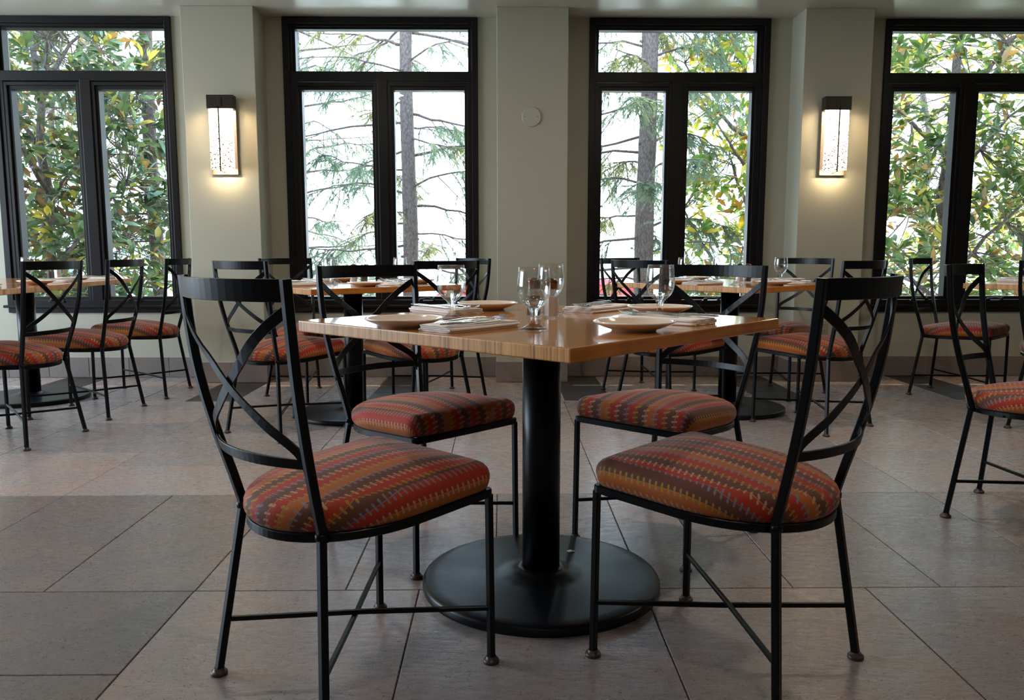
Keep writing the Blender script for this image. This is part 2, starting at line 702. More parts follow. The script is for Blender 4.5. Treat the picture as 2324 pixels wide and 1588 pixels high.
# in front of 2.174: broad tiles
for a, b in zip(*(lambda x: (x[:-1], x[1:]))(grid_lines(-0.865, 0.632, -0.865, XR_))):
    for j in range(7):
        tiles.append((a, b, Y0 - 0.898 * (j + 1), Y0 - 0.898 * j, 'stone'))
for a, b in zip(*(lambda x: (x[:-1], x[1:]))(grid_lines(-0.865, 0.632, XL, -0.865))):
    for j in range(13):
        tiles.append((a, b, Y0 - 0.449 * (j + 1), Y0 - 0.449 * j, 'stone'))
# 2.174 - 3.072
row(grid_lines(-0.018, 0.4225, XL, XR_), Y0, Y1)
# 3.072 - 5.061, column by column
colx = [-0.868, -0.236, 0.397, 1.029, 1.648, 2.285, 2.917, 3.55, 4.18, 4.81, 5.44, 6.08, 6.71, XR_]
for i, (a, b) in enumerate(zip(colx[:-1], colx[1:])):
    cuts = [Y1, Y2, Y4, Y5, Y6] if i == 0 else [Y1, Y3, Y5, Y6]
    for c0, c1 in zip(cuts[:-1], cuts[1:]):
        tiles.append((a, b, c0, c1, 'stone'))
for c0, c1 in zip([Y1, Y2, Y4, Y5], [Y2, Y4, Y5, Y6]):
    tiles.append((-1.710, -0.868, c0, c1, 'stone'))
lx = grid_lines(-1.710, 0.632, XL, -1.710)
for a, b in zip(lx[:-1], lx[1:]):
    for c0, c1 in zip([Y1, Y3, Y5], [Y3, Y5, Y6]):
        tiles.append((a, b, c0, c1, 'stone'))
# border strip along the window wall with dark insets
bx = [0.084 + 0.316 * k for k in range(-4, 24)]
for k, (a, b) in enumerate(zip(bx[:-1], bx[1:])):
    kk = k - 4
    if kk % 4 == 1:
        tiles.append((a, b, Y6, 5.372, 'slate'))
        tiles.append((a, b, 5.372, YR + 0.02, 'slate'))
    else:
        tiles.append((a, b, Y6, YR + 0.02, 'stone'))
bl = [-1.180, -1.380, -1.695] + [-1.695 - 0.3145 * j for j in range(1, 16)]
for k, (b, a) in enumerate(zip(bl[:-1], bl[1:])):
    if k >= 2 and (k - 2) % 4 == 0:
        tiles.append((a, b, Y6, 5.372, 'slate'))
        tiles.append((a, b, 5.372, YR + 0.02, 'slate'))
    else:
        tiles.append((a, b, Y6, YR + 0.02, 'stone'))

random.seed(11)
mb = MB()
cols_ = []
g = 0.0016
c_ = 0.0016
for (a, b, c0, c1, kd) in tiles:
    gg = 0.0034 if c0 >= Y6 - 1e-6 else g
    x0, x1, y0, y1 = a + gg, b - gg, c0 + gg, c1 - gg
    if kd == 'stone':
        t_ = random.uniform(0.88, 1.10)
        w_ = random.uniform(-0.05, 0.05)
        # middle row is darker stone; near-left dimming and far brightening are painted-in light
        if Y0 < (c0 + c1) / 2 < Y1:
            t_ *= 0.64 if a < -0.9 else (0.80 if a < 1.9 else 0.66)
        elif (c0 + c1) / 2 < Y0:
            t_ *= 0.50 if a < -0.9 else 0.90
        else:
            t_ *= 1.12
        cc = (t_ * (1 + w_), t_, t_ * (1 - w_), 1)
    else:
        t_ = random.uniform(0.9, 1.15)
        cc = (t_, t_, t_, 1)
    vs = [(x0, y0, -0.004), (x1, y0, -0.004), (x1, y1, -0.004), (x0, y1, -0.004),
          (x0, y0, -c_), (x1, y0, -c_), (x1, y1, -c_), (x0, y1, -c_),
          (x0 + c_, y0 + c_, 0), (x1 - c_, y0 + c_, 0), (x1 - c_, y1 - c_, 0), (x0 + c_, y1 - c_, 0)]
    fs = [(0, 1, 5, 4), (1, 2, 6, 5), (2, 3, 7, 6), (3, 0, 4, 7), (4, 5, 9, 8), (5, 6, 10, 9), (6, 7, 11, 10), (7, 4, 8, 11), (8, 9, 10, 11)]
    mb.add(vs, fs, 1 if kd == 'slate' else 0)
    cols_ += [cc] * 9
# grout beds and slab below
for (x0, x1, y0, y1, mi) in ((XL, XR_, YB, Y6, 2), (XL, XR_, Y6, YR + 0.02, 3)):
    mb.add([(x0, y0, -0.0035), (x1, y0, -0.0035), (x1, y1, -0.0035), (x0, y1, -0.0035)], [(0, 1, 2, 3)], mi)
    cols_.append((1, 1, 1, 1))
mb.box(XL, XR_, YB, YR + 0.2, -0.15, -0.005, mi=2)
cols_ += [(1, 1, 1, 1)] * 6
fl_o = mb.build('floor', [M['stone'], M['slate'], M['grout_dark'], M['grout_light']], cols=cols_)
tag(fl_o, 'brown-grey pitted stone tile floor with dark insets', 'floor', kind='structure')

mb = MB()
mb.box(XL - 0.2, XR_ + 0.2, YB - 0.2, YR + 0.2, CEIL, CEIL + 0.12)
tag(mb.build('ceiling', M['ceiling']), 'pale sage ceiling over the window bays', 'ceiling', kind='structure')

# windows: outer x0, x1 ; openings of the casements and of the transom
WZ0, WZ1 = 0.49, 2.61
wins = [
    dict(n=1, x0=-3.668, x1=-2.367, up=(-3.59, -2.425), lo=((-3.548, -3.088), (-2.919, -2.459)), lb='brown-framed three-light window at the left end'),
    dict(n=2, x0=-1.572, x1=-0.168, up=(-1.488, -0.240), lo=((-1.450, -0.943), (-0.781, -0.268)), lb='dark-framed window with tall spruce trunk behind its right casement'),
    dict(n=3, x0=0.640, x1=1.952, up=(0.710, 1.862), lo=((0.738, 1.205), (1.372, 1.838)), lb='dark-framed window between plain pier and right lit pier'),
    dict(n=4, x0=2.790, x1=4.105, up=(2.842, 4.03), lo=((2.885, 3.345), (3.512, 3.972)), lb='dark-framed window at the right edge filled with magnolia leaves'),
]
# window wall: strips between, under and over the openings
mb = MB()
ys0, ys1 = YR, YR + 0.20
xs = [XL]
for w in wins:
    xs += [w['x0'] + 0.02, w['x1'] - 0.02]
xs.append(XR_)
for i in range(0, len(xs), 2):
    mb.box(xs[i], xs[i + 1], ys0, ys1, 0, CEIL)
for w in wins:
    mb.box(w['x0'] + 0.02, w['x1'] - 0.02, ys0, ys1, 0, WZ0 + 0.03)
    mb.box(w['x0'] + 0.02, w['x1'] - 0.02, ys0, ys1, WZ1 - 0.02, CEIL)
tag(mb.build('wall_back', M['wall']), 'sage painted wall holding the four windows', 'wall', kind='structure')

for nm, x0, x1, lb in (('wall_pier_left', -2.203, -1.702, 'sage pier with lit wall lamp left of the centre'),
                       ('wall_pier_middle', -0.030, 0.468, 'plain sage pier with round cover plate'),
                       ('wall_pier_right', 2.112, 2.592, 'sage pier with lit wall lamp on the right')):
    mb = MB()
    mb.box(x0, x1, YP, YR + 0.01, 0, CEIL, bev=0.004)
    tag(mb.build(nm, M['wall']), lb, 'pier', kind='structure')

# side and rear walls with window openings
mb = MB()
mb.box(XL - 0.2, XL, YB, 1.95, 0, CEIL)
mb.box(XL - 0.2, XL, 5.55, YR + 0.2, 0, CEIL)
mb.box(XL - 0.2, XL, 1.95, 5.55, 0, 0.55)
mb.box(XL - 0.2, XL, 1.95, 5.55, 2.52, CEIL)
tag(mb.build('wall_left', M['plain_wall']), 'left wall with a wide window opening', 'wall', kind='structure')
mb = MB()
mb.box(XR_, XR_ + 0.2, YB, YR + 0.2, 0, CEIL)
tag(mb.build('wall_right', M['plain_wall']), 'plain right wall', 'wall', kind='structure')
mb = MB()
mb.box(XL, XR_, YB - 0.2, YB, 0, CEIL)
tag(mb.build('wall_front', M['plain_wall']), 'plain wall behind the camera', 'wall', kind='structure')


# stone baseboards
def baseboard(name, segs, z1, lb):
    """segs: (ax, ay, bx, by, nx, ny, tile length)"""
    mb = MB()
    cl = []
    random.seed(name)
    for ax, ay, bx_, by_, nx, ny, tl in segs:
        L = math.hypot(bx_ - ax, by_ - ay)
        dx, dy = (bx_ - ax) / L, (by_ - ay) / L
        n = max(1, round(L / tl))
        # grout strip
        p0 = (ax, ay)

        def pt(s, d, z):
            return (p0[0] + dx * s + nx * d, p0[1] + dy * s + ny * d, z)
        vs = [pt(0, 0.0075, 0.002), pt(L, 0.0075, 0.002), pt(L, 0.0075, z1 + 0.003), pt(0, 0.0075, z1 + 0.003), pt(0, 0, z1 + 0.003), pt(L, 0, z1 + 0.003)]
        mb.add(vs, [(0, 1, 2, 3), (3, 2, 5, 4)], 1)
        cl += [(1, 1, 1, 1)] * 2
        for i in range(n):
            s0, s1 = L * i / n + 0.0016, L * (i + 1) / n - 0.0016
            if n == 1:
                s0, s1 = -0.011 if False else 0.0, L
            b = 0.0015
            v = [pt(s0, 0, 0.004), pt(s1, 0, 0.004), pt(s1, 0, z1), pt(s0, 0, z1), pt(s0, 0.009, 0.004), pt(s1, 0.009, 0.004), pt(s1, 0.009, z1), pt(s0, 0.009, z1),
                 pt(s0 + b, 0.011, 0.004 + b), pt(s1 - b, 0.011, 0.004 + b), pt(s1 - b, 0.011, z1 - b), pt(s0 + b, 0.011, z1 - b)]
            f = [(0, 1, 5, 4), (1, 2, 6, 5), (2, 3, 7, 6), (3, 0, 4, 7), (4, 5, 9, 8), (5, 6, 10, 9), (6, 7, 11, 10), (7, 4, 8, 11), (8, 9, 10, 11)]
            mb.add(v, f, 0)
            q = random.uniform(0.85, 1.12)
            cl += [(q * 1.02, q, q * 0.98, 1)] * 9
    o = mb.build(name, [M['base_stone'], M['grout_light']], cols=cl)
    tag(o, lb, 'baseboard', kind='structure')


e_ = 0.011
baseboard('baseboard_left', [(XL, YR, -2.203, YR, 0, -1, 0.30)], 0.152, 'stone baseboard under the left window')
baseboard('baseboard_bay_left', [(-1.702, YR, -0.030, YR, 0, -1, 0.30)], 0.152, 'stone baseboard left of the middle pier')
baseboard('baseboard_bay_right', [(0.468, YR, 2.112, YR, 0, -1, 0.30)], 0.152, 'stone baseboard right of the middle pier')
baseboard('baseboard_right', [(2.592, YR, XR_, YR, 0, -1, 0.33)], 0.152, 'stone baseboard under the right window')
for nm, x0, x1, n_ in (('baseboard_pier_left', -2.203, -1.702, 0.27), ('baseboard_pier_middle', -0.030, 0.468, 0.6), ('baseboard_pier_right', 2.112, 2.592, 0.3)):
    baseboard(nm, [(x0 - e_, YP, x1 + e_, YP, 0, -1, n_), (x1, YP, x1, YR - 0.012, 1, 0, 0.4), (x0, YR - 0.012, x0, YP, -1, 0, 0.4)], 0.150, 'stone baseboard round the ' + nm.split('_')[-1] + ' pier')


# windows
def rect_ring(mb, x0, x1, z0, z1, wl_, wr, wb, wt, y0, y1, mi=0, b=0.003):
    mb.box(x0, x0 + wl_, y0, y1, z0, z1, b, mi)
    mb.box(x1 - wr, x1, y0, y1, z0, z1, b, mi)
    mb.box(x0 + wl_ - .002, x1 - wr + .002, y0 + .0005, y1, z0, z0 + wb, b, mi)
    mb.box(x0 + wl_ - .002, x1 - wr + .002, y0 + .0005, y1, z1 - wt, z1, b, mi)


for w in wins:
    root = empty('window_%d' % w['n'], ((w['x0'] + w['x1']) / 2, YR, WZ0))
    tag(root, w['lb'], 'window', kind='structure')
    ox, oy, oz = root.location
    x0, x1 = w['x0'] - ox, w['x1'] - ox
    Z = lambda z: z - WZ0
    mb = MB()
    # casing, jamb liner, transom bar, mullion
    rect_ring(mb, x0, x1, Z(0.545), Z(WZ1), 0.045, 0.045, 0.04, 0.045, -0.022, 0.14)
    mb.box(x0 + .03, x1 - .03, -0.012, 0.14, Z(2.165), Z(2.236), 0.004)
    m0, m1 = w['lo'][0][1] - ox + 0.045, w['lo'][1][0] - ox - 0.045
    mb.box(m0, m1, -0.014, 0.14, Z(0.57), Z(2.18), 0.004)
    # jamb packers beside the sashes
    la, lb_ = w['lo'][0][0] - ox - 0.046, w['lo'][1][1] - ox + 0.046
    mb.box(x0 + .04, la, -0.008, 0.13, Z(0.56), Z(2.18))
    mb.box(lb_, x1 - .04, -0.008, 0.13, Z(0.56), Z(2.18))
    for a_, b_ in ((w['lo'][0][1] - ox + .044, m0 + .002), (m1 - .002, w['lo'][1][0] - ox - .044)):
        if b_ - a_ > 0.001:
            mb.box(a_, b_, -0.006, 0.13, Z(0.56), Z(2.18))
    mb.box(x0 + .04, w['up'][0] - ox - .034, -0.004, 0.13, Z(2.2), Z(2.58))
    mb.box(w['up'][1] - ox + .034, x1 - .04, -0.004, 0.13, Z(2.2), Z(2.58))
    mb.build('frame', M['frame_dark'], root)
    mb = MB()
    mb.box(x0 - 0.022, x1 + 0.022, -0.045, 0.0, Z(0.528), Z(0.548), 0.004)
    mb.box(x0, x1, -0.018, 0.0, Z(0.49), Z(0.53), 0.003)
    mb.build('sill', M['frame_dark'], root)
    # transom sash
    u0, u1 = w['up'][0] - ox, w['up'][1] - ox
    mb = MB()
    rect_ring(mb, u0 - .038, u1 + .038, Z(2.222), Z(2.566), 0.02, 0.02, 0.012, 0.018, 0.000, 0.10, b=.002)
    rect_ring(mb, u0 - .018, u1 + .018, Z(2.232), Z(2.549), 0.018, 0.018, 0.008, 0.014, 0.018, 0.09, b=.002)
    sash = mb.build('transom_sash', M['frame_dark'], root)
    mb = MB()
    mb.box(u0 - .004, u1 + .004, 0.060, 0.066, Z(2.236), Z(2.54))
    mb.build('pane', M['pane'], sash)
    for a, b in w['lo']:
        a -= ox; b -= ox
        mb = MB()
        rect_ring(mb, a - .048, b + .048, Z(0.545), Z(2.16), 0.028, 0.028, 0.035, 0.026, -0.004, 0.10, b=.003)
        rect_ring(mb, a - .022, b + .022, Z(0.578), Z(2.136), 0.022, 0.022, 0.030, 0.028, 0.012, 0.09, b=.002)
        sash = mb.build('casement_sash', M['frame_dark'], root)
        mb = MB()
        mb.box(a - .004, b + .004, 0.052, 0.058, Z(0.602), Z(2.112))
        mb.build('pane', M['pane'], sash)
        # folding crank handle on the bottom rail
        mb = MB()
        cx = (a + b) / 2 + (0.03 if b < 0 else -0.03)
        mb.box(cx - .075, cx + .045, -0.030, -0.002, Z(0.565), Z(0.582), 0.005)
        mb.lathe([(0.015, 0), (0.015, 0.012), (0.010, 0.018)], cx - .045, -0.028, Z(0.580), 16)
        mb.tube([(cx - .045, -0.034, Z(0.592)), (cx, -0.040, Z(0.600)), (cx + .05, -0.040, Z(0.590))], [0.006, 0.0055, 0.005], 8)
        mb.lathe([(0.007, 0), (0.009, 0.004), (0.009, 0.02), (0.006, 0.024)], cx + .05, -0.045, Z(0.582), 12)
        mb.build('crank_handle', M['handle'], root)

# unseen eave added outside so direct sun stays off the floor
mb = MB()
mb.box(XL - .5, XR_ + .5, YR + 0.2, YR + 1.45, 2.98, 3.14)
mb.box(XL - .5, XR_ + .5, YR + 0.2, YR + 0.24, CEIL, 2.99)
tag(mb.build('sun_shade_eave', M['outer_wall']), 'unseen roof eave added above the windows to block sun', 'eave', kind='structure')
mb = MB()
mb.box(-60, 60, YR + 0.2, 90, -0.75, -0.6)
mb.box(-60, XL - 0.2, -40, YR + 0.2, -0.75, -0.6)
mb.box(XL - 0.2, 60, -40, YB - 0.2, -0.75, -0.6)
tag(mb.build('ground', M['ground']), 'pale sunlit ground outside', 'ground', kind='structure')


# ------------------------------------------------------------------ wall fittings
def sconce(x, lb):
    root = empty('wall_sconce', (x, YP, 1.475))
    tag(root, lb, 'wall lamp', 'wall lamps on the piers')
    mb = MB()
    mb.box(-0.090, 0.090, -0.032, -0.018, 0, 0.53, 0.002)
    mb.box(-0.05, 0.05, -0.018, 0.0, 0.18, 0.34, 0.002)
    mb.build('backplate', M['bronze_plate'], root)
    mb = MB()
    mb.box(-0.091, 0.091, -0.095, -0.03, 0.440, 0.531, 0.002)
    mb.box(-0.012, 0.012, -0.099, -0.09, 0.455, 0.515, 0.001)
    mb.build('cap', M['bronze'], root)
    mb = MB()
    # slab with a slightly ragged outline
    random.seed(3)
    n = 60
    ft = []
    for k in range(n + 1):
        z = 0.031 + 0.412 * k / n
        ft.append((-0.080 + random.uniform(-.0013, .0013), 0.080 + random.uniform(-.0013, .0013), z))
    vs, fs = [], []
    for a, b, z in ft:
        vs += [(a, -0.088, z), (b, -0.088, z), (b, -0.068, z), (a, -0.068, z)]
    for k in range(n):
        for j in range(4):
            j2 = (j + 1) % 4
            fs.append((4 * k + j, 4 * k + j2, 4 * k + 4 + j2, 4 * k + 4 + j))
    fs += [(3, 2, 1, 0), (4 * n, 4 * n + 1, 4 * n + 2, 4 * n + 3)]
    mb.add(vs, fs)
    mb.build('seeded_glass', M['seeded'], root)
    mb = MB()
    sx = -0.012 if x < 0 else 0.012
    mb.box(sx - 0.0040, sx + 0.0040, -0.095, -0.0885, 0.020, 0.47, 0.0008)
    mb.tube([(sx, -0.091, 0.022), (sx + (0.015 if x < 0 else -0.015), -0.091, 0.016), (sx + (0.02 if x < 0 else -0.02), -0.06, 0.014), (sx, -0.032, 0.014)], 0.0022, 6)
    mb.build('clip', M['bronze'], root)
    l = light('sconce_light', 'AREA', (0, -0.050, 0.436), 6.0, (1.0, 0.72, 0.42), shape='RECTANGLE', size=0.12, size_y=0.025)
    l.parent = root
    l = light('sconce_light', 'AREA', (0, -0.078, 0.029), 0.9, (1.0, 0.76, 0.46), shape='RECTANGLE', size=0.15, size_y=0.018, rot=(math.radians(38), 0, 0))  # added fill for the wall glow under the glass, not a bulb
    l.parent = root
    return root


sconce(-1.925, 'bronze wall lamp with glowing seeded glass on the left pier')
sconce(2.330, 'bronze wall lamp with glowing seeded glass on the right pier')

mb = MB()
mb.lathe([(0.064, 0), (0.067, 0.002), (0.067, 0.006), (0.0645, 0.0085)], n=48)
o = mb.build('cover_plate', M['cover_paint'], None, (0.212, YP, 1.878))
o.rotation_euler = (PI / 2, 0, 0)
tag(o, 'round painted blank cover plate on the middle pier', 'cover plate')
for sx in (-0.045, 0.045):
    mb = MB()
    mb.lathe([(0.0035, 0.0075), (0.0035, 0.0095), (0.002, 0.010)], sx, 0, 0, 10)
    mb.build('screw', M['screw'], o)
mb = MB()
mb.box(-0.035, 0.035, -0.006, 0, 0, 0.115, 0.003)
o = mb.build('power_outlet', M['outlet'], None, (2.335, YP, 0.335))
tag(o, 'brown wall socket low on the right pier', 'wall socket')
for z in (0.022, 0.066):
    mb = MB()
    mb.box(-0.017, 0.017, -0.008, -0.005, z, z + 0.028, 0.002)
    so = mb.build('socket', M['outlet'], o)
    for sx in (-0.0068, 0.0068):
        mb = MB()
        mb.box(sx - .0012, sx + .0012, -0.0086, -0.0078, z + .012, z + .021)
        mb.build('slot', M['outlet_slot'], so)

# ------------------------------------------------------------------ chairs
ZS = [.39, .47, .58, .70, .80, .899]
XS = [.149, .158, .175, .189, .194, .195]
YS = [-.166, -.186, -.214, -.238, -.250, -.258]


def smooth_interp(z, zs, vs):
    # Catmull-Rom style smooth interpolation
    for i in range(len(zs) - 1):
        if z <= zs[i + 1] or i == len(zs) - 2:
            h = zs[i + 1] - zs[i]
            t = min(max((z - zs[i]) / h, 0), 1)
            m0 = (vs[i + 1] - vs[i - 1]) / (zs[i + 1] - zs[i - 1]) * h if i > 0 else (vs[i + 1] - vs[i])
            m1 = (vs[i + 2] - vs[i]) / (zs[i + 2] - zs[i]) * h if i < len(zs) - 2 else (vs[i + 1] - vs[i])
            return (2 * t ** 3 - 3 * t ** 2 + 1) * vs[i] + (t ** 3 - 2 * t ** 2 + t) * m0 + (-2 * t ** 3 + 3 * t ** 2) * vs[i + 1] + (t ** 3 - t ** 2) * m1


def S(u, z):
    # the back bows away from the sitter, most of all at the top rail
    bow = 0.034 + 0.026 * min(max((z - 0.74) / 0.11, 0), 1) + 0.012 * min(max((0.64 - z) / 0.09, 0), 1)
    return Vector((u * smooth_interp(z, ZS, XS), smooth_interp(z, ZS, YS) - bow * (1 - u * u), z))


def SN(u, z):
    du = S(u + .02, z) - S(u - .02, z)
    dz = S(u, min(z + .01, .899)) - S(u, z - .01)
    return dz.cross(du).normalized() * -1


def tilt(y):
    return 0.018 * (y - 0.247) / 0.41


def seat_outline(off=0.0, rc=0.018):
    pts = []
    A, B, C = 0.211 + off, 0.248 + off, 0.030
    front = 0.247 + off
    # back arc from right side to left side through the rear
    n = 44
    for k in range(n + 1):
        a = -PI * k / n
        pts.append((A * math.cos(a), C + B * math.sin(a)))
    for k in range(1, 6):
        pts.append((-A, C + (front - rc - C) * k / 6))
    for k in range(0, 5):
        a = PI - (PI / 2) * k / 4
        pts.append((-A + rc + rc * math.cos(a), front - rc + rc * math.sin(a)))
    for k in range(1, 12):
        x = -A + rc + (2 * A - 2 * rc) * k / 12
        pts.append((x, front + 0.004 * (1 - (x / A) ** 2)))
    for k in range(0, 5):
        a = PI / 2 - (PI / 2) * k / 4
        pts.append((A - rc + rc * math.cos(a), front - rc + rc * math.sin(a)))
    for k in range(1, 6):
        pts.append((A, front - rc - (front - rc - C) * k / 6))
    return pts


def dome_at(x, y):
    n = 2.0 if y < 0.03 else 4.0
    b = 0.225 if y < 0.03 else 0.199
    s = (abs(x / 0.194) ** n + abs((y - 0.03) / b) ** n) ** (1 / n)
    return max(0.0, 1 - s ** 2.2)


def kz(y):
    t = min(max((y + 0.22) / 0.40, 0), 1)
    return 0.88 + 0.12 * (t * t * (3 - 2 * t))


def cushion_mesh():
    out = seat_outline(0.0, 0.036)
    n = len(out)
    # outward normals
    nm = []
    for i in range(n):
        p, q = out[i - 1], out[(i + 1) % n]
        tx, ty = q[0] - p[0], q[1] - p[1]
        L = math.hypot(tx, ty)
        nm.append((-ty / L, tx / L))
    area = sum(out[i - 1][0] * out[i][1] - out[i][0] * out[i - 1][1] for i in range(n))
    if area > 0:
        nm = [(-a, -b) for a, b in nm]
    zb = 0.4165
    prof = [(-0.030, -0.002, 0.10), (-0.004, 0.0, 0.062), (0.003, 0.010, 0.052), (0.006, 0.022, 0.040), (0.006, 0.034, 0.028), (0.002, 0.046, 0.016),
            (-0.008, 0.056, 0.006), (-0.020, 0.0625, 0.0)]
    vs, uv = [], []
    for off, h, drop in prof:
        for i in range(n):
            x, y = out[i]
            a, b = nm[i]
            # soft pleats along the sides
            pl = 0.0012 * math.sin(i * 2.4) * (1 if 0.005 < h < 0.04 else 0)
            # rear of the cushion is rounder and lower
            k = kz(y)
            px, py = x + a * (off + pl), y + b * (off + pl)
            vs.append((px, py, zb + tilt(py) + h * k))
            uv.append((x + a * drop, y + b * drop))
    rings = len(prof)
    cx, cy0 = 0.0, 0.03
    last = [vs[(rings - 1) * n + i] for i in range(n)]
    for s_ in (0.93, 0.84, 0.72, 0.58, 0.43, 0.28, 0.13):
        for i in range(n):
            x, y, z = last[i]
            X, Y = cx + (x - cx) * s_, cy0 + (y - cy0) * s_
            an = math.atan2(y - cy0, x - cx)
            w_ = min(1.0, (1 - s_) * 1.2)
            X = X * (1 - w_) + w_ * (cx + .205 * s_ * math.cos(an))
            Y = Y * (1 - w_) + w_ * (cy0 + .225 * s_ * math.sin(an))
            k = kz(Y)
            dome = 0.0625 * k + 0.026 * dome_at(X, Y)
            vs.append((X, Y, zb + tilt(Y) + dome))
            uv.append((X, Y))
    R = rings + 7
    vs.append((cx, cy0, zb + tilt(cy0) + 0.0625 * kz(cy0) + 0.026))
    uv.append((cx, cy0))
    fs = []
    for r in range(R - 1):
        for i in range(n):
            j = (i + 1) % n
            fs.append((r * n + i, (r + 1) * n + i, (r + 1) * n + j, r * n + j))
    for i in range(n):
        fs.append(((R - 1) * n + i, R * n, (R - 1) * n + (i + 1) % n))
    fs.append(tuple(range(n)))
    mb = MB()
    mb.add(vs, fs, 0, True)
    mb.uv = uv
    return mb


def make_chair():
    r = empty('dining_chair', (0, 0, 0))
    cush = cushion_mesh()
    cush.build('seat_cushion', M['fabric'], r)
    mb = MB()
    ol = seat_outline(-0.006, 0.008)
    mb.bar([(x, y, 0.4065 + tilt(y)) for x, y in ol], (0, 0, 1), 0.014, 0.019, closed=True)
    mb.bar([(-.2, 0.09, 0.402 + tilt(.09)), (.2, 0.09, 0.402 + tilt(.09))], (0, 0, 1), 0.02, 0.008)
    mb.bar([(-.2, -0.05, 0.402 + tilt(-.05)), (.2, -0.05, 0.402 + tilt(-.05))], (0, 0, 1), 0.02, 0.008)
    mb.build('seat_frame', M['metal'], r)
    for s in (-1, 1):
        # front leg
        fx, fy = s * 0.203, 0.239
        mb = MB()
        mb.bar([(fx, fy, 0.402), (fx * 1.01, fy + .001, 0.2), (fx * 1.02, fy + 0.002, 0.010)], (0, 1, 0), 0.0158, 0.0158)
        lg = mb.build('leg', M['metal'], r)
        mb = MB()
        mb.lathe([(0.0178, 0), (0.0186, 0.0018), (0.0186, 0.0065), (0.0172, 0.0085), (0.0125, 0.0090), (0.0122, 0.0150), (0.0105, 0.0160)], fx * 1.02, fy + .002, 0, 18)
        mb.build('foot_glide', M['glide'], lg)
        # rear leg
        a = Vector((s * 0.150, -0.170, 0.398))
        b = Vector((s * 0.207, -0.214, 0.008))
        mb = MB()
        mb.bar([a, (a + b) / 2, b], (0, 1, 0), 0.0168, 0.0168)
        mb.tube([a + Vector((0, -.001, .006)), a + Vector((0, -.001, -.006))], 0.0125, 10)
        lg = mb.build('leg', M['metal'], r)
        mb = MB()
        mb.lathe([(0.0178, 0), (0.0186, 0.0018), (0.0186, 0.0065), (0.0172, 0.0085), (0.0125, 0.0090), (0.0122, 0.0150), (0.0105, 0.0160)], b.x, b.y, 0, 18)
        mb.build('foot_glide', M['glide'], lg)
        # back post
        zz = [.385 + (.899 - .385) * k / 18 for k in range(19)]
        mb = MB()
        mb.bar([S(s, z) for z in zz], (0, 1, 0), 0.0165, 0.0185)
        mb.build('back_post', M['metal'], r)
    # top rail, slightly proud of the posts
    us = [-1 + 2 * k / 20 for k in range(21)]
    mb = MB()
    mb.bar([S(u, 0.8785) for u in us], lambda i: SN(us[i], 0.8785), 0.041, 0.006)
    mb.build('top_rail', M['metal'], r)
    mb = MB()
    mb.bar([S(u, 0.552) for u in us], lambda i: SN(us[i], 0.552), 0.021, 0.006)
    mb.build('lower_rail', M['metal'], r)
    ctrl = [(-1.0, .846), (-.62, .792), (-.30, .742), (0.0, .694), (.28, .655), (.55, .622), (.78, .596), (.92, .574), (.985, .548), (1.0, .53)]
    for s in (-1, 1):
        pu, pz = [], []
        for i in range(len(ctrl) - 1):
            for k in range(3):
                t_ = k / 3
                p0 = ctrl[max(i - 1, 0)]; p1 = ctrl[i]; p2 = ctrl[i + 1]; p3 = ctrl[min(i + 2, len(ctrl) - 1)]
                f = lambda j: 0.5 * (2 * p1[j] + (p2[j] - p0[j]) * t_ + (2 * p0[j] - 5 * p1[j] + 4 * p2[j] - p3[j]) * t_ ** 2 + (3 * p1[j] - p0[j] - 3 * p2[j] + p3[j]) * t_ ** 3)
                pu.append(f(0) * s); pz.append(f(1))
        pu.append(ctrl[-1][0] * s); pz.append(ctrl[-1][1])
        mb = MB()
        mb.bar([S(u, z) + SN(u, z) * (0.0022 * s) for u, z in zip(pu, pz)], lambda i: SN(pu[i], pz[i]), 0.0205, 0.0042)
        mb.build('cross_strap', M['metal'], r)
    # crossed floor stretchers
    for s in (-1, 1):
        z = 0.132
        k = (z - 0.008) / 0.39
        f = Vector((s * 0.205, 0.240, z))
        e = Vector((-s * (0.207 - 0.057 * k), -0.214 + 0.044 * k, z + (0.0 if s > 0 else 0.0)))
        mb = MB()
        mb.bar([f, (f + e) / 2 + Vector((0, 0, 0.004 * s)), e], (0, 0, 1), 0.0105, 0.0105)
        mb.build('stretcher', M['metal'], r)
    return r


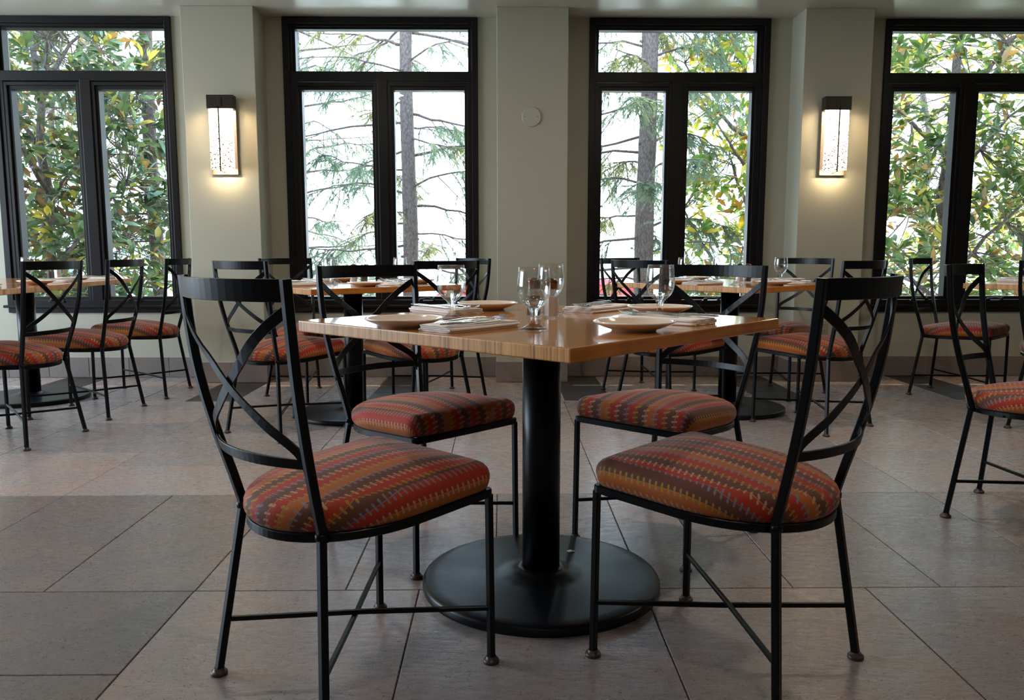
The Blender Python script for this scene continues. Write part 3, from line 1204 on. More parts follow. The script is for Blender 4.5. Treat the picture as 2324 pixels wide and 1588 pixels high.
chair0 = make_chair()
chairs = [
    # x, y, rot, label, group
    (-.341, 1.737, -.760, 'nearest dining chair on the left of the front table, its back toward the viewer', 'chairs round the front table'),
    (.532, 1.778, .802, 'nearest dining chair on the right of the front table, tall against the right pier', 'chairs round the front table'),
    (-.271, 2.574, -2.364, 'dining chair on the far left side of the front table, seat front facing us', 'chairs round the front table'),
    (.558, 2.617, 2.403, 'dining chair on the far right side of the front table, pale shine on its straps', 'chairs round the front table'),
    (-2.449, 4.039, 1.40, 'front chair of the three along the left window table', 'chairs along the left table'),
    (-2.423, 4.709, 1.53, 'middle chair of the three along the left window table', 'chairs along the left table'),
    (-2.380, 5.356, 1.579, 'rear chair of the three along the left window table, close to the wall', 'chairs along the left table'),
    (-1.148, 4.224, -.597, 'chair in front of the left lamp pier, at the middle window table', 'chairs round the middle window table'),
    (-1.247, 5.253, -2.298, 'chair between the left pier and the middle window table, mostly hidden', 'chairs round the middle window table'),
    (-.438, 4.297, .693, 'room-side right chair of the middle window table, seat under the front table edge', 'chairs round the middle window table'),
    (-.399, 5.228, 2.185, 'wall-side right chair of the middle window table, by the plain pier', 'chairs round the middle window table'),
    (.997, 5.445, -2.423, 'wall-side left chair of the right window table, before the window', 'chairs round the right window table'),
    (.941, 4.502, -.908, 'room-side left chair of the right window table, seen past a goblet', 'chairs round the right window table'),
    (1.873, 5.323, 2.262, 'wall-side right chair of the right window table, against the right lamp pier', 'chairs round the right window table'),
    (1.714, 4.334, .62, 'room-side right chair of the right window table, its orange seat in full view', 'chairs round the right window table'),
    (3.006, 5.237, -2.369, 'chair under the far right window, beside the dark floor inset', 'chairs at the right edge'),
    (1.890, 2.770, -2.36, 'large chair cut by the right edge of the frame, nearest on that side', 'chairs at the right edge'),
    (3.027, 4.243, -.749, 'chair at the right frame edge, only its left post and seat edge showing', 'chairs at the right edge'),
]
for i, (x, y, a, lb, gr) in enumerate(chairs):
    c = chair0 if i == 0 else copy_tree(chair0)
    c.location = (x, y, 0)
    c.rotation_euler = (0, 0, a)
    tag(c, lb, 'chair', gr)


# ------------------------------------------------------------------ tables
TZ = 0.760


def make_table(cx, cy0, rot, sx, sy, lb, base_off=(0, 0)):
    r = empty('dining_table', (cx, cy0, 0), rot)
    tag(r, lb, 'table', 'bamboo tables in the dining room')
    th = 0.031
    bm = bmesh.new()
    bmesh.ops.create_cube(bm, size=1.0)
    for v in bm.verts:
        v.co = Vector((v.co.x * sx, v.co.y * sy, TZ - th / 2 + v.co.z * th))
    bmesh.ops.bevel(bm, geom=bm.edges[:], offset=0.0035, segments=3, profile=0.5, affect='EDGES')
    me = bpy.data.meshes.new('tabletop')
    bm.normal_update()
    for f in bm.faces:
        n = f.normal
        f.material_index = 0 if abs(n.z) > 0.6 else (1 if abs(n.x) > abs(n.y) else 2)
    bm.to_mesh(me)
    bm.free()
    for k in ('bam_top', 'bam_end', 'bam_side'):
        me.materials.append(M[k])
    o = bpy.data.objects.new('tabletop', me)
    col.objects.link(o)
    o.parent = r
    bx_, by_ = base_off
    mb = MB()
    mb.box(bx_ - .20, bx_ + .20, by_ - .025, by_ + .025, TZ - th - .008, TZ - th, 0.001)
    mb.box(bx_ - .025, bx_ + .025, by_ - .20, by_ + .20, TZ - th - .0079, TZ - th, 0.001)
    mb.lathe([(0.056, -0.03), (0.085, -0.008)], bx_, by_, TZ - th, 32)
    mb.build('mounting_plate', M['metal'], r)
    mb = MB()
    mb.lathe([(0.0535, 0.035), (0.0535, TZ - th - .025)], bx_, by_, 0, 48)
    mb.build('post', M['metal'], r)
    mb = MB()
    mb.lathe([(0.3375, 0), (0.3385, 0.006), (0.3385, 0.018), (0.335, 0.024), (0.327, 0.0265), (0.30, 0.0275), (0.13, 0.031), (0.108, 0.0335), (0.088, 0.041),
              (0.070, 0.046), (0.068, 0.050), (0.058, 0.052), (0.054, 0.052)], bx_, by_, 0, 96)
    mb.build('base', M['base_metal'], r)
    return r


R0 = math.radians(46.96)
HT = (0.112, 2.222)
make_table(HT[0], HT[1], R0, 0.9447, 0.9447, 'square bamboo table in the foreground, set for four')
MT = (-0.855, 4.650)
make_table(MT[0], MT[1], math.radians(37.8), 0.945, 0.945, 'square bamboo table before the middle window with the spruce trunk')
RT = (1.360, 4.775)
make_table(RT[0], RT[1], math.radians(38.2), 0.945, 0.945, 'square bamboo table before the window right of the plain pier')
make_table(-3.03, 5.165, 0.02, 0.945, 0.930, 'bamboo table at the left window, its corner nearest the wall chair')
make_table(-2.945, 3.985, 0.0, 0.945, 1.42, 'long bamboo table at the left edge, butted to the window table')
ST = (3.37, 4.62)
make_table(ST[0], ST[1], math.radians(38), 0.945, 0.945, 'bamboo table at the right frame edge, only its corner showing')

# torn scrap of wrapper on the nearest table base
mb = MB()
mb.add([(-.009, -.006, 0), (.001, -.008, 0.001), (.002, .006, 0.002), (-.010, .007, 0), (-.009, -.006, .0008), (.001, -.008, .0018), (.002, .006, .0028), (-.010, .007, .0008)],
       [(0, 3, 2, 1), (4, 5, 6, 7), (0, 1, 5, 4), (1, 2, 6, 5), (2, 3, 7, 6), (3, 0, 4, 7)], 1)
mb.add([(.001, -.008, 0.001), (.010, -.010, 0), (.011, .001, 0), (.002, .006, 0.002), (.001, -.008, .0018), (.010, -.010, .0008), (.011, .001, .0008), (.002, .006, .0028)],
       [(0, 3, 2, 1), (4, 5, 6, 7), (0, 1, 5, 4), (1, 2, 6, 5), (2, 3, 7, 6), (3, 0, 4, 7)], 0)
o = mb.build('wrapper_scrap', [M['green_foil'], M['white_foil']], None, (0.212, 2.385, 0.0302), 0.3)
tag(o, 'tiny green and white scrap of wrapper on the front table base', 'scrap')


# ------------------------------------------------------------------ tableware prototypes
def goblet():
    outer = [(0.0, 0.0), (0.0335, 0.0), (0.0345, 0.0012), (0.0335, 0.0028), (0.026, 0.0055), (0.017, 0.010), (0.0115, 0.016), (0.0088, 0.023), (0.0086, 0.033),
             (0.0095, 0.041), (0.0118, 0.046), (0.0125, 0.049), (0.0180, 0.0535), (0.0265, 0.061), (0.0340, 0.071), (0.0384, 0.083), (0.0402, 0.096), (0.0403, 0.107), (0.0392, 0.122), (0.0376, 0.137), (0.0362, 0.149)]
    inner = [(0.0348, 0.1495), (0.0362, 0.137), (0.0379, 0.122), (0.0389, 0.107), (0.0388, 0.097), (0.0368, 0.084), (0.0318, 0.0725), (0.0225, 0.0640), (0.012, 0.0605), (0.0, 0.0595)]
    mb = MB()
    # thick foot, stem and bowl bottom; thin blown wall above
    mb.lathe(outer[:15], n=40, cap=False, mi=0)
    mb.lathe(outer[14:] + inner[:8], n=40, cap=False, mi=1)
    mb.lathe(inner[7:], n=40, cap=False, mi=0)
    return mb


def plate():
    mb = MB()
    body = [(0.0, 0.004), (0.048, 0.004), (0.049, 0.0), (0.052, 0.0), (0.055, 0.004), (0.075, 0.010), (0.090, 0.0165), (0.0965, 0.0205)]
    rim = [(0.0965, 0.0205), (0.0978, 0.0222), (0.0972, 0.0238), (0.0940, 0.0238), (0.0905, 0.0222)]
    top = [(0.0905, 0.0222), (0.080, 0.0155), (0.066, 0.0095), (0.055, 0.0072), (0.0, 0.0068)]
    mb.lathe(body, n=64, mi=0, cap=False)
    mb.lathe(rim, n=64, mi=1, cap=False)
    mb.lathe(top, n=64, mi=0, cap=False)
    return mb


def fork_mesh():
    """x = along, handle end at -x, tines at +x ; length 0.185"""
    mb = MB()
    st = [(-0.092, 0.004, 0.0014, 0.0015), (-0.088, 0.0075, 0.002, 0.002), (-0.07, 0.0085, 0.0022, 0.0028), (-0.04, 0.0062, 0.0024, 0.0042), (0.0, 0.0042, 0.0026, 0.0055),
          (0.025, 0.0038, 0.0026, 0.0045), (0.038, 0.0065, 0.0022, 0.0025), (0.046, 0.0108, 0.0016, 0.0012), (0.054, 0.0118, 0.0015, 0.0008)]
    vs = []
    for x, w, t, z in st:
        vs += [(x, -w, z), (x, -w * .6, z + t), (x, w * .6, z + t), (x, w, z), (x, w * .6, z - t * .3 + 0.0), (x, -w * .6, z - t * .3)]
    fs = []
    for i in range(len(st) - 1):
        for k in range(6):
            k2 = (k + 1) % 6
            fs.append((i * 6 + k, i * 6 + k2, i * 6 + 6 + k2, i * 6 + 6 + k))
    fs += [tuple(range(5, -1, -1)), tuple((len(st) - 1) * 6 + k for k in range(6))]
    mb.add(vs, fs, 0, True)
    for k in range(4):
        y = -0.0098 + 0.00653 * k
        pts = [(0.052, y, 0.0012), (0.066, y, 0.0016), (0.080, y * .97, 0.0042), (0.093, y * .93, 0.0095)]
        mb.bar(pts, (0, 0, 1), 0.0030, 0.0017)
    return mb


def knife_mesh():
    mb = MB()
    st = [(-0.112, 0.0048, 0.003), (-0.108, 0.0072, 0.0046), (-0.085, 0.0086, 0.0060), (-0.05, 0.0075, 0.0056), (-0.015, 0.0058, 0.0052), (-0.008, 0.0066, 0.0030),
          (0.0, 0.0086, 0.0016), (0.05, 0.0094, 0.0014), (0.085, 0.0088, 0.0012), (0.102, 0.0058, 0.0010), (0.111, 0.0015, 0.0008)]
    vs = []
    for x, w, t in st:
        z = 0.0035
        vs += [(x, -w, z), (x, -w * .5, z + t / 2), (x, w * .6, z + t / 2), (x, w, z), (x, w * .6, z - t / 2), (x, -w * .5, z - t / 2)]
    fs = []
    for i in range(len(st) - 1):
        for k in range(6):
            k2 = (k + 1) % 6
            fs.append((i * 6 + k, i * 6 + k2, i * 6 + 6 + k2, i * 6 + 6 + k))
    fs += [tuple(range(5, -1, -1)), tuple((len(st) - 1) * 6 + k for k in range(6))]
    mb.add(vs, fs, 0, True)
    return mb


NAP_T = 0.0165


def napkin_mesh(seed=0, L=0.235, W=0.125):
    """cloth folded lengthwise into layers: a rolled cross-section in the y-z plane swept along x"""
    rnd = random.Random(seed)
    mb = MB()
    th = 0.0038
    nx = 18
    # centre line of the folded cloth: zig-zag of 4 layers with round folds
    cl = []
    layers = 4
    pitch = (NAP_T - th) / (layers - 1)
    hw = W / 2
    for k in range(layers):
        z = th / 2 + pitch * k
        a, b = (-hw + .006 + k * .0012, hw - .006 - k * .0016)
        seq = [a + (b - a) * i / 8 for i in range(9)]
        if k % 2:
            seq = seq[::-1]
        cl += [(y, z) for y in seq]
        if k < layers - 1:
            sgn = 1 if k % 2 == 0 else -1
            ye = seq[-1]
            for j in range(1, 4):
                an = -PI / 2 + PI * j / 4
                cl.append((ye + sgn * math.cos(an) * pitch * 1.1, z + pitch / 2 + math.sin(an) * pitch / 2))
    n = len(cl)
    vs = []
    for i in range(nx + 1):
        t_ = i / nx
        x = -L / 2 + L * t_
        end = min(t_, 1 - t_)
        sq = 1.0 - 0.10 * math.exp(-end * 22)
        for side in (1, -1):
            for j, (y, z) in enumerate(cl):
                p, q = cl[max(j - 1, 0)], cl[min(j + 1, n - 1)]
                tx, tz = q[0] - p[0], q[1] - p[1]
                l_ = math.hypot(tx, tz) or 1
                o_ = th * 0.46 * side
                wob = 0.0006 * math.sin(x * 34 + y * 22 + seed) + 0.0003 * math.sin(x * 90 - y * 60)
                xx = x + 0.0022 * math.sin(j * 1.7 + seed) * (1 if i in (0, nx) else 0)
                zz = max(0.0002, (z + tx / l_ * o_) + (wob if z > .008 else 0) * (z / NAP_T))
                vs.append((xx, (y - tz / l_ * o_) * sq, zz))
    fs = []
    m2 = 2 * n
    for i in range(nx):
        for j in range(n - 1):
            a = i * m2 + j
            fs.append((a, a + 1, a + m2 + 1, a + m2))
            b = i * m2 + n + j
            fs.append((b + 1, b, b + m2, b + m2 + 1))
        fs.append((i * m2, (i + 1) * m2, (i + 1) * m2 + n, i * m2 + n))
        fs.append((i * m2 + n - 1, i * m2 + 2 * n - 1, (i + 1) * m2 + 2 * n - 1, (i + 1) * m2 + n - 1))
    for i in (0, nx):
        for j in range(n - 1):
            a = i * m2 + j
            q = (a, a + n, a + n + 1, a + 1)
            fs.append(q if i == 0 else q[::-1])
    mb.add(vs, fs, 0, True)
    return mb


def shaker(content):
    r = empty('salt_shaker' if content == 'salt' else 'pepper_shaker', (0, 0, 0))
    mb = MB()
    n = 8
    prof = [(0.0, 0.0), (0.0195, 0.0), (0.0215, 0.002), (0.0215, 0.048), (0.0205, 0.056), (0.0165, 0.064), (0.0150, 0.068), (0.0150, 0.078),
            (0.0125, 0.078), (0.0125, 0.067), (0.0150, 0.061), (0.0180, 0.054), (0.0185, 0.048), (0.0185, 0.006), (0.0, 0.005)]
    mb.lathe(prof, n=n, cap=False, smooth=False)
    mb.build('glass_body', M['thin'], r)
    mb = MB()
    mb.lathe([(0.0, 0.0055), (0.0178, 0.0062), (0.0178, 0.046), (0.0165, 0.054), (0.0, 0.055)], n=n, cap=False, smooth=False)
    mb.build('salt' if content == 'salt' else 'pepper', M[content], r)
    mb = MB()
    mb.lathe([(0.0162, 0.072), (0.0168, 0.074), (0.0168, 0.084), (0.0178, 0.088), (0.0172, 0.093), (0.0120, 0.0975), (0.0, 0.099)], n=28, cap=False)
    mb.build('shaker_cap', M['copper'], r)
    r.scale = (1.08, 1.08, 1.14)
    return r


proto = {}


def put(kind, x, y, z, rz, lb, cat, gr, seed=0, tiltxy=None):
    key = (kind, seed)
    if key not in proto:
        if kind == 'goblet':
            o = goblet().build('water_goblet', [M['glass'], M['thin']])
        elif kind == 'plate':
            o = plate().build('bread_plate', [M['ceramic'], M['ceramic_rim']])
        elif kind == 'fork':
            o = fork_mesh().build('fork', M['steel'])
        elif kind == 'knife':
            o = knife_mesh().build('table_knife', M['steel'])
        elif kind == 'napkin':
            o = napkin_mesh(seed).build('folded_napkin', M['napkin'])
        else:
            o = shaker(kind)
        proto[key] = o
    else:
        o = copy_tree(proto[key])
    o.location = (x, y, z)
    o.rotation_euler = (0, 0, rz) if tiltxy is None else (tiltxy[0], tiltxy[1], rz)
    tag(o, lb, cat, gr)
    return o


def setting(tc, fang, where, table, gname, dn=(-.333, .05), dp=(-.375, -.135), dg=(-.20, .13), nseed=0, nrot=0.0, items='npg', crot=0.0):
    """one place setting; fang = direction the sitter faces. offsets are (forward, right) from the table centre"""
    f = Vector((math.cos(fang), math.sin(fang)))
    r = Vector((math.sin(fang), -math.cos(fang)))
    P = lambda d: (tc[0] + f.x * d[0] + r.x * d[1], tc[1] + f.y * d[0] + r.y * d[1])
    gr_s = gname
    if 'n' in items:
        x, y = P(dn)
        put('napkin', x, y, TZ, fang + nrot, 'folded blush napkin under cutlery at the %s of the %s' % (where, table), 'napkin', 'napkins ' + gr_s, nseed)
        zc = TZ + NAP_T + 0.0018
        for nm, d, k in (('fork', -.022, 'left fork'), ('fork', 0.010, 'right fork'), ('knife', .038, 'knife')):
            dx = 0.030 if nm == 'fork' else -0.02
            if k == 'left fork':
                dx += 0.012
            a = fang + nrot + crot + (0.07 if k == 'right fork' else -0.04)
            ff = Vector((math.cos(fang + nrot), math.sin(fang + nrot)))
            rr = Vector((math.sin(fang + nrot), -math.cos(fang + nrot)))
            put(nm, x + ff.x * dx + rr.x * d, y + ff.y * dx + rr.y * d, zc, a,
                'steel %s on the napkin at the %s of the %s' % (k, where, table), 'cutlery', 'cutlery ' + gr_s)
    if 'p' in items:
        x, y = P(dp)
        put('plate', x, y, TZ, 0, 'cream bread plate at the %s of the %s' % (where, table), 'plate', 'bread plates ' + gr_s)
    if 'g' in items:
        x, y = P(dg)
        put('goblet', x, y, TZ, 0, 'clear water goblet at the %s of the %s' % (where, table), 'glass', 'goblets ' + gr_s)


# front table: sitter directions
FA = math.radians(46.96)


def rel(tc, fang, p):
    f = (math.cos(fang), math.sin(fang)); r = (math.sin(fang), -math.cos(fang))
    d = (p[0] - tc[0], p[1] - tc[1])
    return (d[0] * f[0] + d[1] * f[1], d[0] * r[0] + d[1] * r[1])


g_ = 'on the front table'
setting(HT, FA, 'near left side', 'front table', g_, dn=(-.325, .048), dp=rel(HT, FA, (-.244, 2.005)), dg=rel(HT, FA, (.078, 1.935)), nseed=1)
setting(HT, FA + PI / 2, 'near right side', 'front table', g_, dn=(-.305, .150), dp=rel(HT, FA + PI / 2, (.315, 1.905)), dg=rel(HT, FA + PI / 2, (.447, 2.265)), nseed=2)
setting(HT, FA - PI / 2, 'far left side', 'front table', g_, dn=(-.375, .015), dp=rel(HT, FA - PI / 2, (-.045, 2.60)), dg=rel(HT, FA - PI / 2, (-.138, 2.225)), nseed=3, nrot=-.12)
setting(HT, FA + PI, 'far right side', 'front table', g_, dn=(-.375, .085), dp=rel(HT, FA + PI, (.478, 2.425)), dg=rel(HT, FA + PI, (.150, 2.45)), nseed=4, nrot=.08)
put('salt', .139, 2.262, TZ, .4, 'octagonal glass salt shaker with copper cap on the front table', 'salt shaker', 'shakers on the front table')
put('pepper', .092, 2.285, TZ, .1, 'octagonal glass pepper shaker with copper cap on the front table', 'pepper shaker', 'shakers on the front table')

for tc, rot, tn, gn, gp in ((MT, 37.8, 'middle window table', 'on the middle window table', ((-.93, 4.43), (-.735, 4.50), (-.985, 4.83), (-.60, 4.80))),
                            (RT, 38.2, 'right window table', 'on the right window table', ((1.31, 4.50), (1.71, 4.93), (1.07, 4.71), (1.335, 4.95)))):
    fa = math.radians(rot)
    setting(tc, fa, 'room side left', tn, gn, nseed=1, dn=(-.34, .06), dp=(-.37, -.125), dg=rel(tc, fa, gp[0]))
    setting(tc, fa + PI / 2, 'room side right', tn, gn, nseed=2, dn=(-.33, .10), dp=(-.36, -.11), dg=rel(tc, fa + PI / 2, gp[1]))
    setting(tc, fa - PI / 2, 'wall side left', tn, gn, nseed=3, dn=(-.34, .06), dg=rel(tc, fa - PI / 2, gp[2]))
    setting(tc, fa + PI, 'wall side right', tn, gn, nseed=4, dn=(-.34, .06), dp=(-.34, -.165), dg=rel(tc, fa + PI, gp[3]))
    sx_ = -0.845 if tc is MT else 1.42
    put('salt', sx_, 4.64 if tc is MT else 4.80, TZ, .4, 'salt shaker with copper cap at the centre of the ' + tn, 'salt shaker', 'shakers ' + gn)
    put('pepper', sx_ + .055, 4.66 if tc is MT else 4.82, TZ, .1, 'pepper shaker with copper cap at the centre of the ' + tn, 'pepper shaker', 'shakers ' + gn)

LT = (-2.98, 4.9)
gn = 'on the left window table'
setting(LT, PI, 'middle chair side', 'left window table', gn, dn=rel(LT, PI, (-2.69, 4.86)), dp=rel(LT, PI, (-2.62, 4.585)), dg=rel(LT, PI, (-2.93, 5.05)), nseed=2)
setting(LT, PI, 'wall chair side', 'left window table', gn, dn=rel(LT, PI, (-2.69, 5.37)), dp=rel(LT, PI, (-2.68, 5.085)), items='np', nseed=1)
setting(LT, PI, 'front chair side', 'left window table', gn, dn=rel(LT, PI, (-2.62, 4.02)), items='n', nseed=3)
put('salt', -2.885, 5.30, TZ, .2, 'salt shaker with copper cap on the left window table', 'salt shaker', 'shakers on the left table')
put('pepper', -2.945, 5.33, TZ, .6, 'pepper shaker with copper cap on the left window table', 'pepper shaker', 'shakers on the left table')
setting(ST, math.radians(38), 'room side left', 'right edge table', 'on the right edge table', nseed=1)
setting(ST, math.radians(-52), 'wall side left', 'right edge table', 'on the right edge table', dn=(-.33, .0), nseed=3, items='np')


# ------------------------------------------------------------------ garden outside
LEAF_V = np.array([(0, 0, 0), (.050, .024, .007), (.050, 0, -.001), (.050, -.024, .007), (.105, .029, .004), (.105, 0, -.004), (.105, -.029, .004), (.165, 0, -.018)])
LEAF_F = [(0, 2, 1), (0, 3, 2), (1, 2, 5, 4), (2, 3, 6, 5), (4, 5, 7), (5, 6, 7)]
LEAF_TINTS = [((.045, .085, .045), 34), ((.085, .150, .075), 22), ((.150, .190, .070), 14), ((.420, .360, .080), 6), ((.240, .150, .075), 7), ((.130, .090, .060), 8), ((.150, .250, .190), 16)]


def pick_tint(rnd, table):
    t = rnd.uniform(0, sum(w for _, w in table))
    for c, w in table:
        t -= w
        if t <= 0:
            k = rnd.uniform(.8, 1.2)
            return (c[0] * k, c[1] * k, c[2] * k, 1)
    return table[0][0] + (1,)


def basis(d):
    d = d.normalized()
    up = Vector((0, 0, 1)) if abs(d.z) < .95 else Vector((1, 0, 0))
    s = d.cross(up).normalized()
    return d, s, s.cross(d)


def limb(rnd, a, b, r0, r1, sag=0.0, wob=0.05, n=7):
    pts, rs = [], []
    L = (b - a).length
    o1 = Vector((rnd.uniform(-1, 1), rnd.uniform(-1, 1), rnd.uniform(-1, 1))) * wob * L
    for i in range(n + 1):
        t = i / n
        p = a.lerp(b, t) + o1 * math.sin(t * PI) + Vector((0, 0, -sag * L * t * t))
        p += Vector((rnd.uniform(-1, 1), rnd.uniform(-1, 1), rnd.uniform(-1, 1))) * 0.012 * L * (0 < i < n)
        pts.append(p)
        rs.append(r0 + (r1 - r0) * t)
    return pts, rs


def magnolia(x, y, seed, zlo, zhi, rad, count, lb, density_mod=None, tints=LEAF_TINTS, box=None):
    rnd = random.Random(seed)
    root = empty('magnolia_tree', (x, y, -0.6))
    tag(root, lb, 'tree', 'trees in the garden')
    O = Vector((x, y, -0.6))
    tr = MB()
    tp, trr = limb(rnd, Vector((0, 0, 0)), Vector((rnd.uniform(-.2, .2), rnd.uniform(-.1, .2), zhi + .6)), .075, .02, wob=.03, n=10)
    tr.tube(tp, trr, 10)
    tr.build('trunk', M['bark'], root)
    V, F, C = [], [], []
    nb = 12
    clusters = []
    for k in range(count):
        if box:
            p = Vector((rnd.uniform(box[0], box[1]), rnd.uniform(box[2], box[3]), rnd.uniform(zlo, zhi)))
        else:
            a = rnd.uniform(0, 2 * PI)
            r = rad * math.sqrt(rnd.uniform(.05, 1))
            p = Vector((x + r * math.cos(a), y + .7 * r * math.sin(a), rnd.uniform(zlo, zhi)))
        if density_mod and rnd.random() > density_mod(p):
            continue
        clusters.append(p - O)
    # limbs: each carries the clusters nearest to it
    ends = []
    for b in range(nb):
        z = zlo + .6 + (zhi - zlo) * (b + .5) / nb * .9
        a = b * 2.399 + rnd.uniform(-.4, .4)
        e = Vector((rad * .8 * math.cos(a), rad * .6 * math.sin(a), z + rnd.uniform(.1, .5)))
        s = Vector((0, 0, max(.2, z - .4)))
        i = min(len(tp) - 1, int(s.z / (zhi + .6) * 10))
        pts, rs = limb(rnd, tp[i], e, .028, .009, wob=.08)
        ends.append((pts, rs, []))
    for c in clusters:
        best = min(ends, key=lambda q: min((c - p).length for p in q[0]))
        best[2].append(c)
    for pts, rs, cl in ends:
        mb = MB()
        mb.tube(pts, rs, 7)
        for c in cl:
            q = min(pts, key=lambda p: (c - p).length)
            if rnd.random() < .75:
                tw, tr_ = limb(rnd, q, c, .007, .003, wob=.1, n=4)
                mb.tube(tw, tr_, 5)
        mb.build('branch', M['bark'], root)
        for c in cl:
            q = min(pts, key=lambda p: (c - p).length)
            ax = (c - q)
            ax = (ax.normalized() if ax.length > .05 else Vector((0, 0, 1))) + Vector((0, 0, .5)) + Vector((rnd.uniform(-.5, .5), rnd.uniform(-.5, .5), rnd.uniform(-.2, .4)))
            d, s, u = basis(ax)
            base_t = pick_tint(rnd, tints)
            for j in range(rnd.randint(7, 11)):
                an = j * 2.4 + rnd.uniform(-.3, .3)
                el = rnd.uniform(.15, 1.35)
                dirv = d * math.cos(el) + (s * math.cos(an) + u * math.sin(an)) * math.sin(el) + Vector((0, 0, -.18))
                D, SS, U = basis(dirv)
                ro = rnd.uniform(-.9, .9)
                S2 = SS * math.cos(ro) + U * math.sin(ro)
                U2 = D.cross(S2) * -1
                sc_ = rnd.uniform(.62, 1.15)
                o = c + D * .01 + Vector((rnd.uniform(-.04, .04), rnd.uniform(-.04, .04), rnd.uniform(-.05, .05)))
                b0 = len(V)
                for lv in LEAF_V:
                    V.append(tuple(o + (D * lv[0] + S2 * lv[1] + U2 * lv[2]) * sc_))
                tnt = base_t if rnd.random() < .45 else pick_tint(rnd, tints)
                for f in LEAF_F:
                    F.append(tuple(b0 + i for i in f))
                    C.append(tnt)
    mb = MB()
    mb.v, mb.f = V, F
    mb.m = [0] * len(F)
    mb.sm = [True] * len(F)
    mb.build('foliage', M['leaf'], root, cols=C)
    return root


def spruce(x, y, seed, r0, r1, height, nlimb, reach, lb, zmin=0.2, dens=1.0, bias=0.0, tint=((.16, .25, .23), (.26, .36, .33), (.27, .30, .17)), lean=0.0, droop=.25):
    rnd = random.Random(seed)
    root = empty('spruce_tree', (x, y, -0.6))
    tag(root, lb, 'tree', 'trees in the garden')
    tr = MB()
    pts = [Vector((lean * t + .012 * math.sin(t * 9 + seed), .01 * math.sin(t * 7), t * height)) for t in [i / 24 for i in range(25)]]
    rs = [r0 + (r1 - r0) * (i / 24) + rnd.uniform(-.004, .004) for i in range(25)]
    tr.tube(pts, rs, 18)
    # knots
    for k in range(14):
        z = rnd.uniform(.8, height - .3)
        a = rnd.uniform(PI, 2 * PI)
        rr = r0 + (r1 - r0) * z / height
        c = Vector((lean * z / height, 0, z)) + Vector((math.cos(a), math.sin(a), 0)) * rr * .8
        tr.tube([c, c + Vector((math.cos(a), math.sin(a), 0)) * .04], [.02, .012], 7)
    tr.build('trunk', M['bark'], root)
    V, F, C = [], [], []
    for b in range(nlimb):
        z = zmin + .6 + (height - zmin - .8) * (b + rnd.uniform(.2, .8)) / nlimb
        a = b * 2.3999 + rnd.uniform(-.5, .5)
        L = reach * rnd.uniform(.6, 1.1)
        st = Vector((lean * z / height, 0, z))
        e = st + Vector((math.cos(a) * L + bias * L, math.sin(a) * L * .75, rnd.uniform(-.05, .35) * L))
        mp, mr = limb(rnd, st, e, rnd.uniform(.012, .020), .004, sag=droop, wob=.10, n=9)
        mb = MB()
        mb.tube(mp, mr, 6)
        # side twigs and hanging sprays
        twigs = [(mp[6:], 1.0)]
        ns = int(rnd.randint(11, 16) * dens)
        for k in range(ns):
            t = rnd.uniform(.28, 1.0)
            i = min(len(mp) - 2, int(t * 9))
            o = mp[i].lerp(mp[i + 1], rnd.random())
            dd = (mp[i + 1] - mp[i]).normalized()
            sd = dd.cross(Vector((0, 0, 1))).normalized() * rnd.choice((-1, 1))
            l2 = rnd.uniform(.18, .55) * (1.15 - t * .5)
            q = o + (dd * .7 + sd * rnd.uniform(.4, 1.0) + Vector((0, 0, rnd.uniform(-.9, .15)))) * l2
            tp, tr2 = limb(rnd, o, q, .006, .002, sag=.3, wob=.12, n=5)
            mb.tube(tp, tr2, 5)
            twigs.append((tp[1:], .55))
            for m in range(rnd.randint(9, 14)):
                j = rnd.randint(1, 4)
                q2 = tp[j] + (dd * rnd.uniform(-.2, .8) + sd * rnd.uniform(-1, 1) + Vector((0, 0, rnd.uniform(-1.0, 0)))) * rnd.uniform(.06, .17)
                t3, r3 = limb(rnd, tp[j], q2, .0022, .0010, sag=.2, wob=.1, n=3)
                mb.tube(t3, r3, 4)
                twigs.append((t3, 1.0))
        mb.build('branch', M['bark'], root)
        base = rnd.choice(tint)
        for tw, kk in twigs:
            for i in range(len(tw) - 1):
                p, q = tw[i], tw[i + 1]
                Ls = (q - p).length
                d, s, u = basis(q - p)
                for k in range(max(2, int(Ls * 640 * kk))):
                    o = p.lerp(q, rnd.random())
                    an = rnd.uniform(0, 2 * PI)
                    nd = (d * rnd.uniform(.5, 1.0) + (s * math.cos(an) + u * math.sin(an)) * .9).normalized()
                    ln = rnd.uniform(.018, .032)
                    w = nd.cross(d).normalized() * .0019
                    b0 = len(V)
                    V += [tuple(o + w), tuple(o - w), tuple(o + nd * ln)]
                    F.append((b0, b0 + 1, b0 + 2))
                    g_ = rnd.uniform(.75, 1.25)
                    C.append((base[0] * g_, base[1] * g_, base[2] * g_, 1))
    mb = MB()
    mb.v, mb.f = V, F
    mb.m = [0] * len(F)
    mb.sm = [False] * len(F)
    o = mb.build('needles', M['needle'], root, cols=C)
    o['kind'] = 'stuff'
    return root


def px_at(px, Y):
    return Y * ((px - 1162) / 1828 + 0.0131)


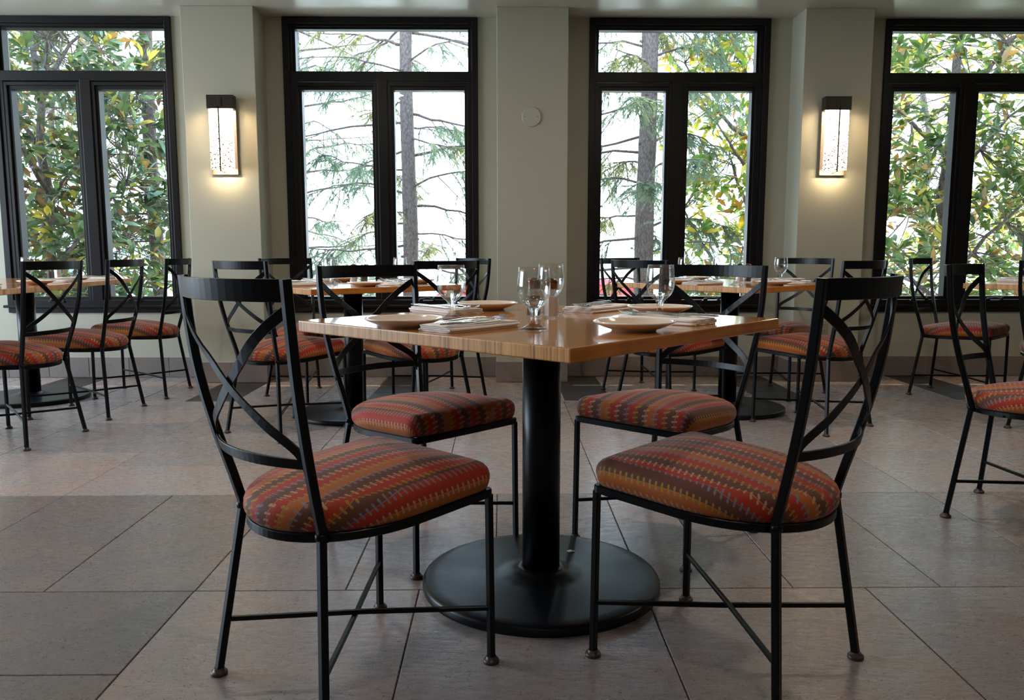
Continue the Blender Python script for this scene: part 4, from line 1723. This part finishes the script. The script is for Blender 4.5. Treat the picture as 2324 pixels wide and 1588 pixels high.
spruce(px_at(932, 9.5), 9.5, 5, .100, .062, 5.2, 44, 1.9, 'tall spruce with bare straight trunk behind the middle window', zmin=-.3, dens=.9, droop=.22)
spruce(px_at(1462, 9.0), 9.0, 8, .122, .078, 5.0, 40, 1.45, 'thick-trunked spruce with tufted bark behind the right-middle window', zmin=-.3, dens=1.1, bias=-.1, droop=.25)
spruce(px_at(366, 9.5), 9.5, 13, .085, .065, 5.2, 26, 1.3, 'spruce trunk at the right edge of the left window', zmin=-.3, dens=1.0, bias=-.15, tint=((.10, .15, .10), (.16, .19, .10)))
magnolia(-4.75, 8.6, 21, -.3, 3.9, 1.25, 850, 'broad-leaved magnolia filling the left window', box=(-6.1, -3.55, 7.9, 9.5))
magnolia(-6.3, 11.5, 22, -.3, 4.6, 1.6, 520, 'second magnolia further behind the left window', box=(-8.2, -4.6, 10.8, 12.6))
magnolia(2.72, 9.4, 23, -.3, 4.0, 0.8, 430, 'yellow-green magnolia seen in the right casement behind the right-middle window', box=(2.0, 3.3, 8.9, 10.2),
         tints=[((.30, .34, .05), 26), ((.50, .42, .06), 18), ((.10, .22, .05), 22), ((.34, .18, .05), 14), ((.16, .30, .07), 20)])
magnolia(4.9, 8.7, 24, -.3, 3.9, 1.35, 900, 'magnolia with glossy leaves filling the far right window', box=(3.85, 6.6, 8.0, 9.6),
         tints=[((.055, .105, .040), 32), ((.10, .175, .055), 24), ((.22, .25, .07), 12), ((.26, .17, .08), 14), ((.40, .36, .09), 7), ((.12, .20, .12), 10)])
magnolia(6.2, 12.0, 25, -.3, 4.2, 1.6, 420, 'paler magnolia further behind the far right window', box=(4.6, 8.4, 11.2, 13.0),
         tints=[((.34, .36, .07), 30), ((.50, .40, .08), 18), ((.18, .28, .06), 26)])
spruce(px_at(690, 12.0), 12.0, 31, .07, .05, 5.5, 52, 1.7, 'distant blue-green spruce seen in the left casement of the middle window', zmin=-.3, dens=.8, tint=((.24, .34, .32), (.30, .38, .36)), droop=.2)

# red car parked beyond the spruce
car = empty('parked_car', (0.75, 17.5, -0.6), 0.0)
tag(car, 'red car parked outside, glimpsed low in the right-middle window', 'car')
mb = MB()
prof_ = [(-2.1, .35), (-2.12, .62), (-1.9, .80), (-1.15, .90), (-.65, 1.32), (.55, 1.36), (1.25, .98), (1.95, .90), (2.15, .70), (2.12, .35)]
vs = []
for sy, sc_ in ((-.82, 1), (-.74, 1), (.74, 1), (.82, 1)):
    for i, (x, z) in enumerate(prof_):
        zz = z if abs(sy) < .8 else min(z, .86) if z > .86 else z
        vs.append((x, sy, zz))
n = len(prof_)
fs = []
for j in range(3):
    for i in range(n - 1):
        fs.append((j * n + i, j * n + i + 1, (j + 1) * n + i + 1, (j + 1) * n + i))
fs += [tuple(range(n - 1, -1, -1)), tuple(3 * n + i for i in range(n))]
mb.add(vs, fs, 0, False)
mb.build('body', M['car_red'], car)
mb = MB()
mb.add([(-1.05, -.83, .92), (1.12, -.83, .98), (.5, -.765, 1.30), (-.6, -.765, 1.27)], [(0, 1, 2, 3)])
mb.add([(-1.05, -.80, .92), (1.12, -.80, .98), (.5, -.735, 1.30), (-.6, -.735, 1.27)], [(3, 2, 1, 0)])
mb.build('side_window', M['car_glass'], car)
for wx in (-1.35, 1.35):
    for sy in (-.80, .70):
        mb = MB()
        mb.lathe([(0.0, 0), (.31, 0), (.33, .03), (.33, .15), (.31, .18), (0, .18)], n=24)
        w_ = mb.build('wheel', M['tyre'], car, (wx, sy - .06, .33))
        w_.rotation_euler = (-PI / 2, 0, 0)

# small white outbuilding glimpsed through the leaves
sh = empty('garden_pavilion', (-8.9, 16.5, -0.6))
tag(sh, 'small white outbuilding glimpsed low in the left window', 'outbuilding')
mb = MB()
mb.box(-1.6, 1.6, 0, 2.0, 0, 1.45, .01)
mb.build('wall', M['white_paint'], sh)
mb = MB()
mb.add([(-1.8, -.2, 1.42), (1.8, -.2, 1.42), (1.8, 2.2, 1.42), (-1.8, 2.2, 1.42), (-1.8, 1.0, 1.95), (1.8, 1.0, 1.95)],
       [(0, 3, 2, 1), (0, 1, 5, 4), (2, 3, 4, 5), (1, 2, 5), (3, 0, 4)])
mb.build('roof', M['roof_grey'], sh)
mb = MB()
mb.box(-.35, .35, -.03, .02, .05, 1.25, .01)
mb.build('door', M['roof_grey'], sh)
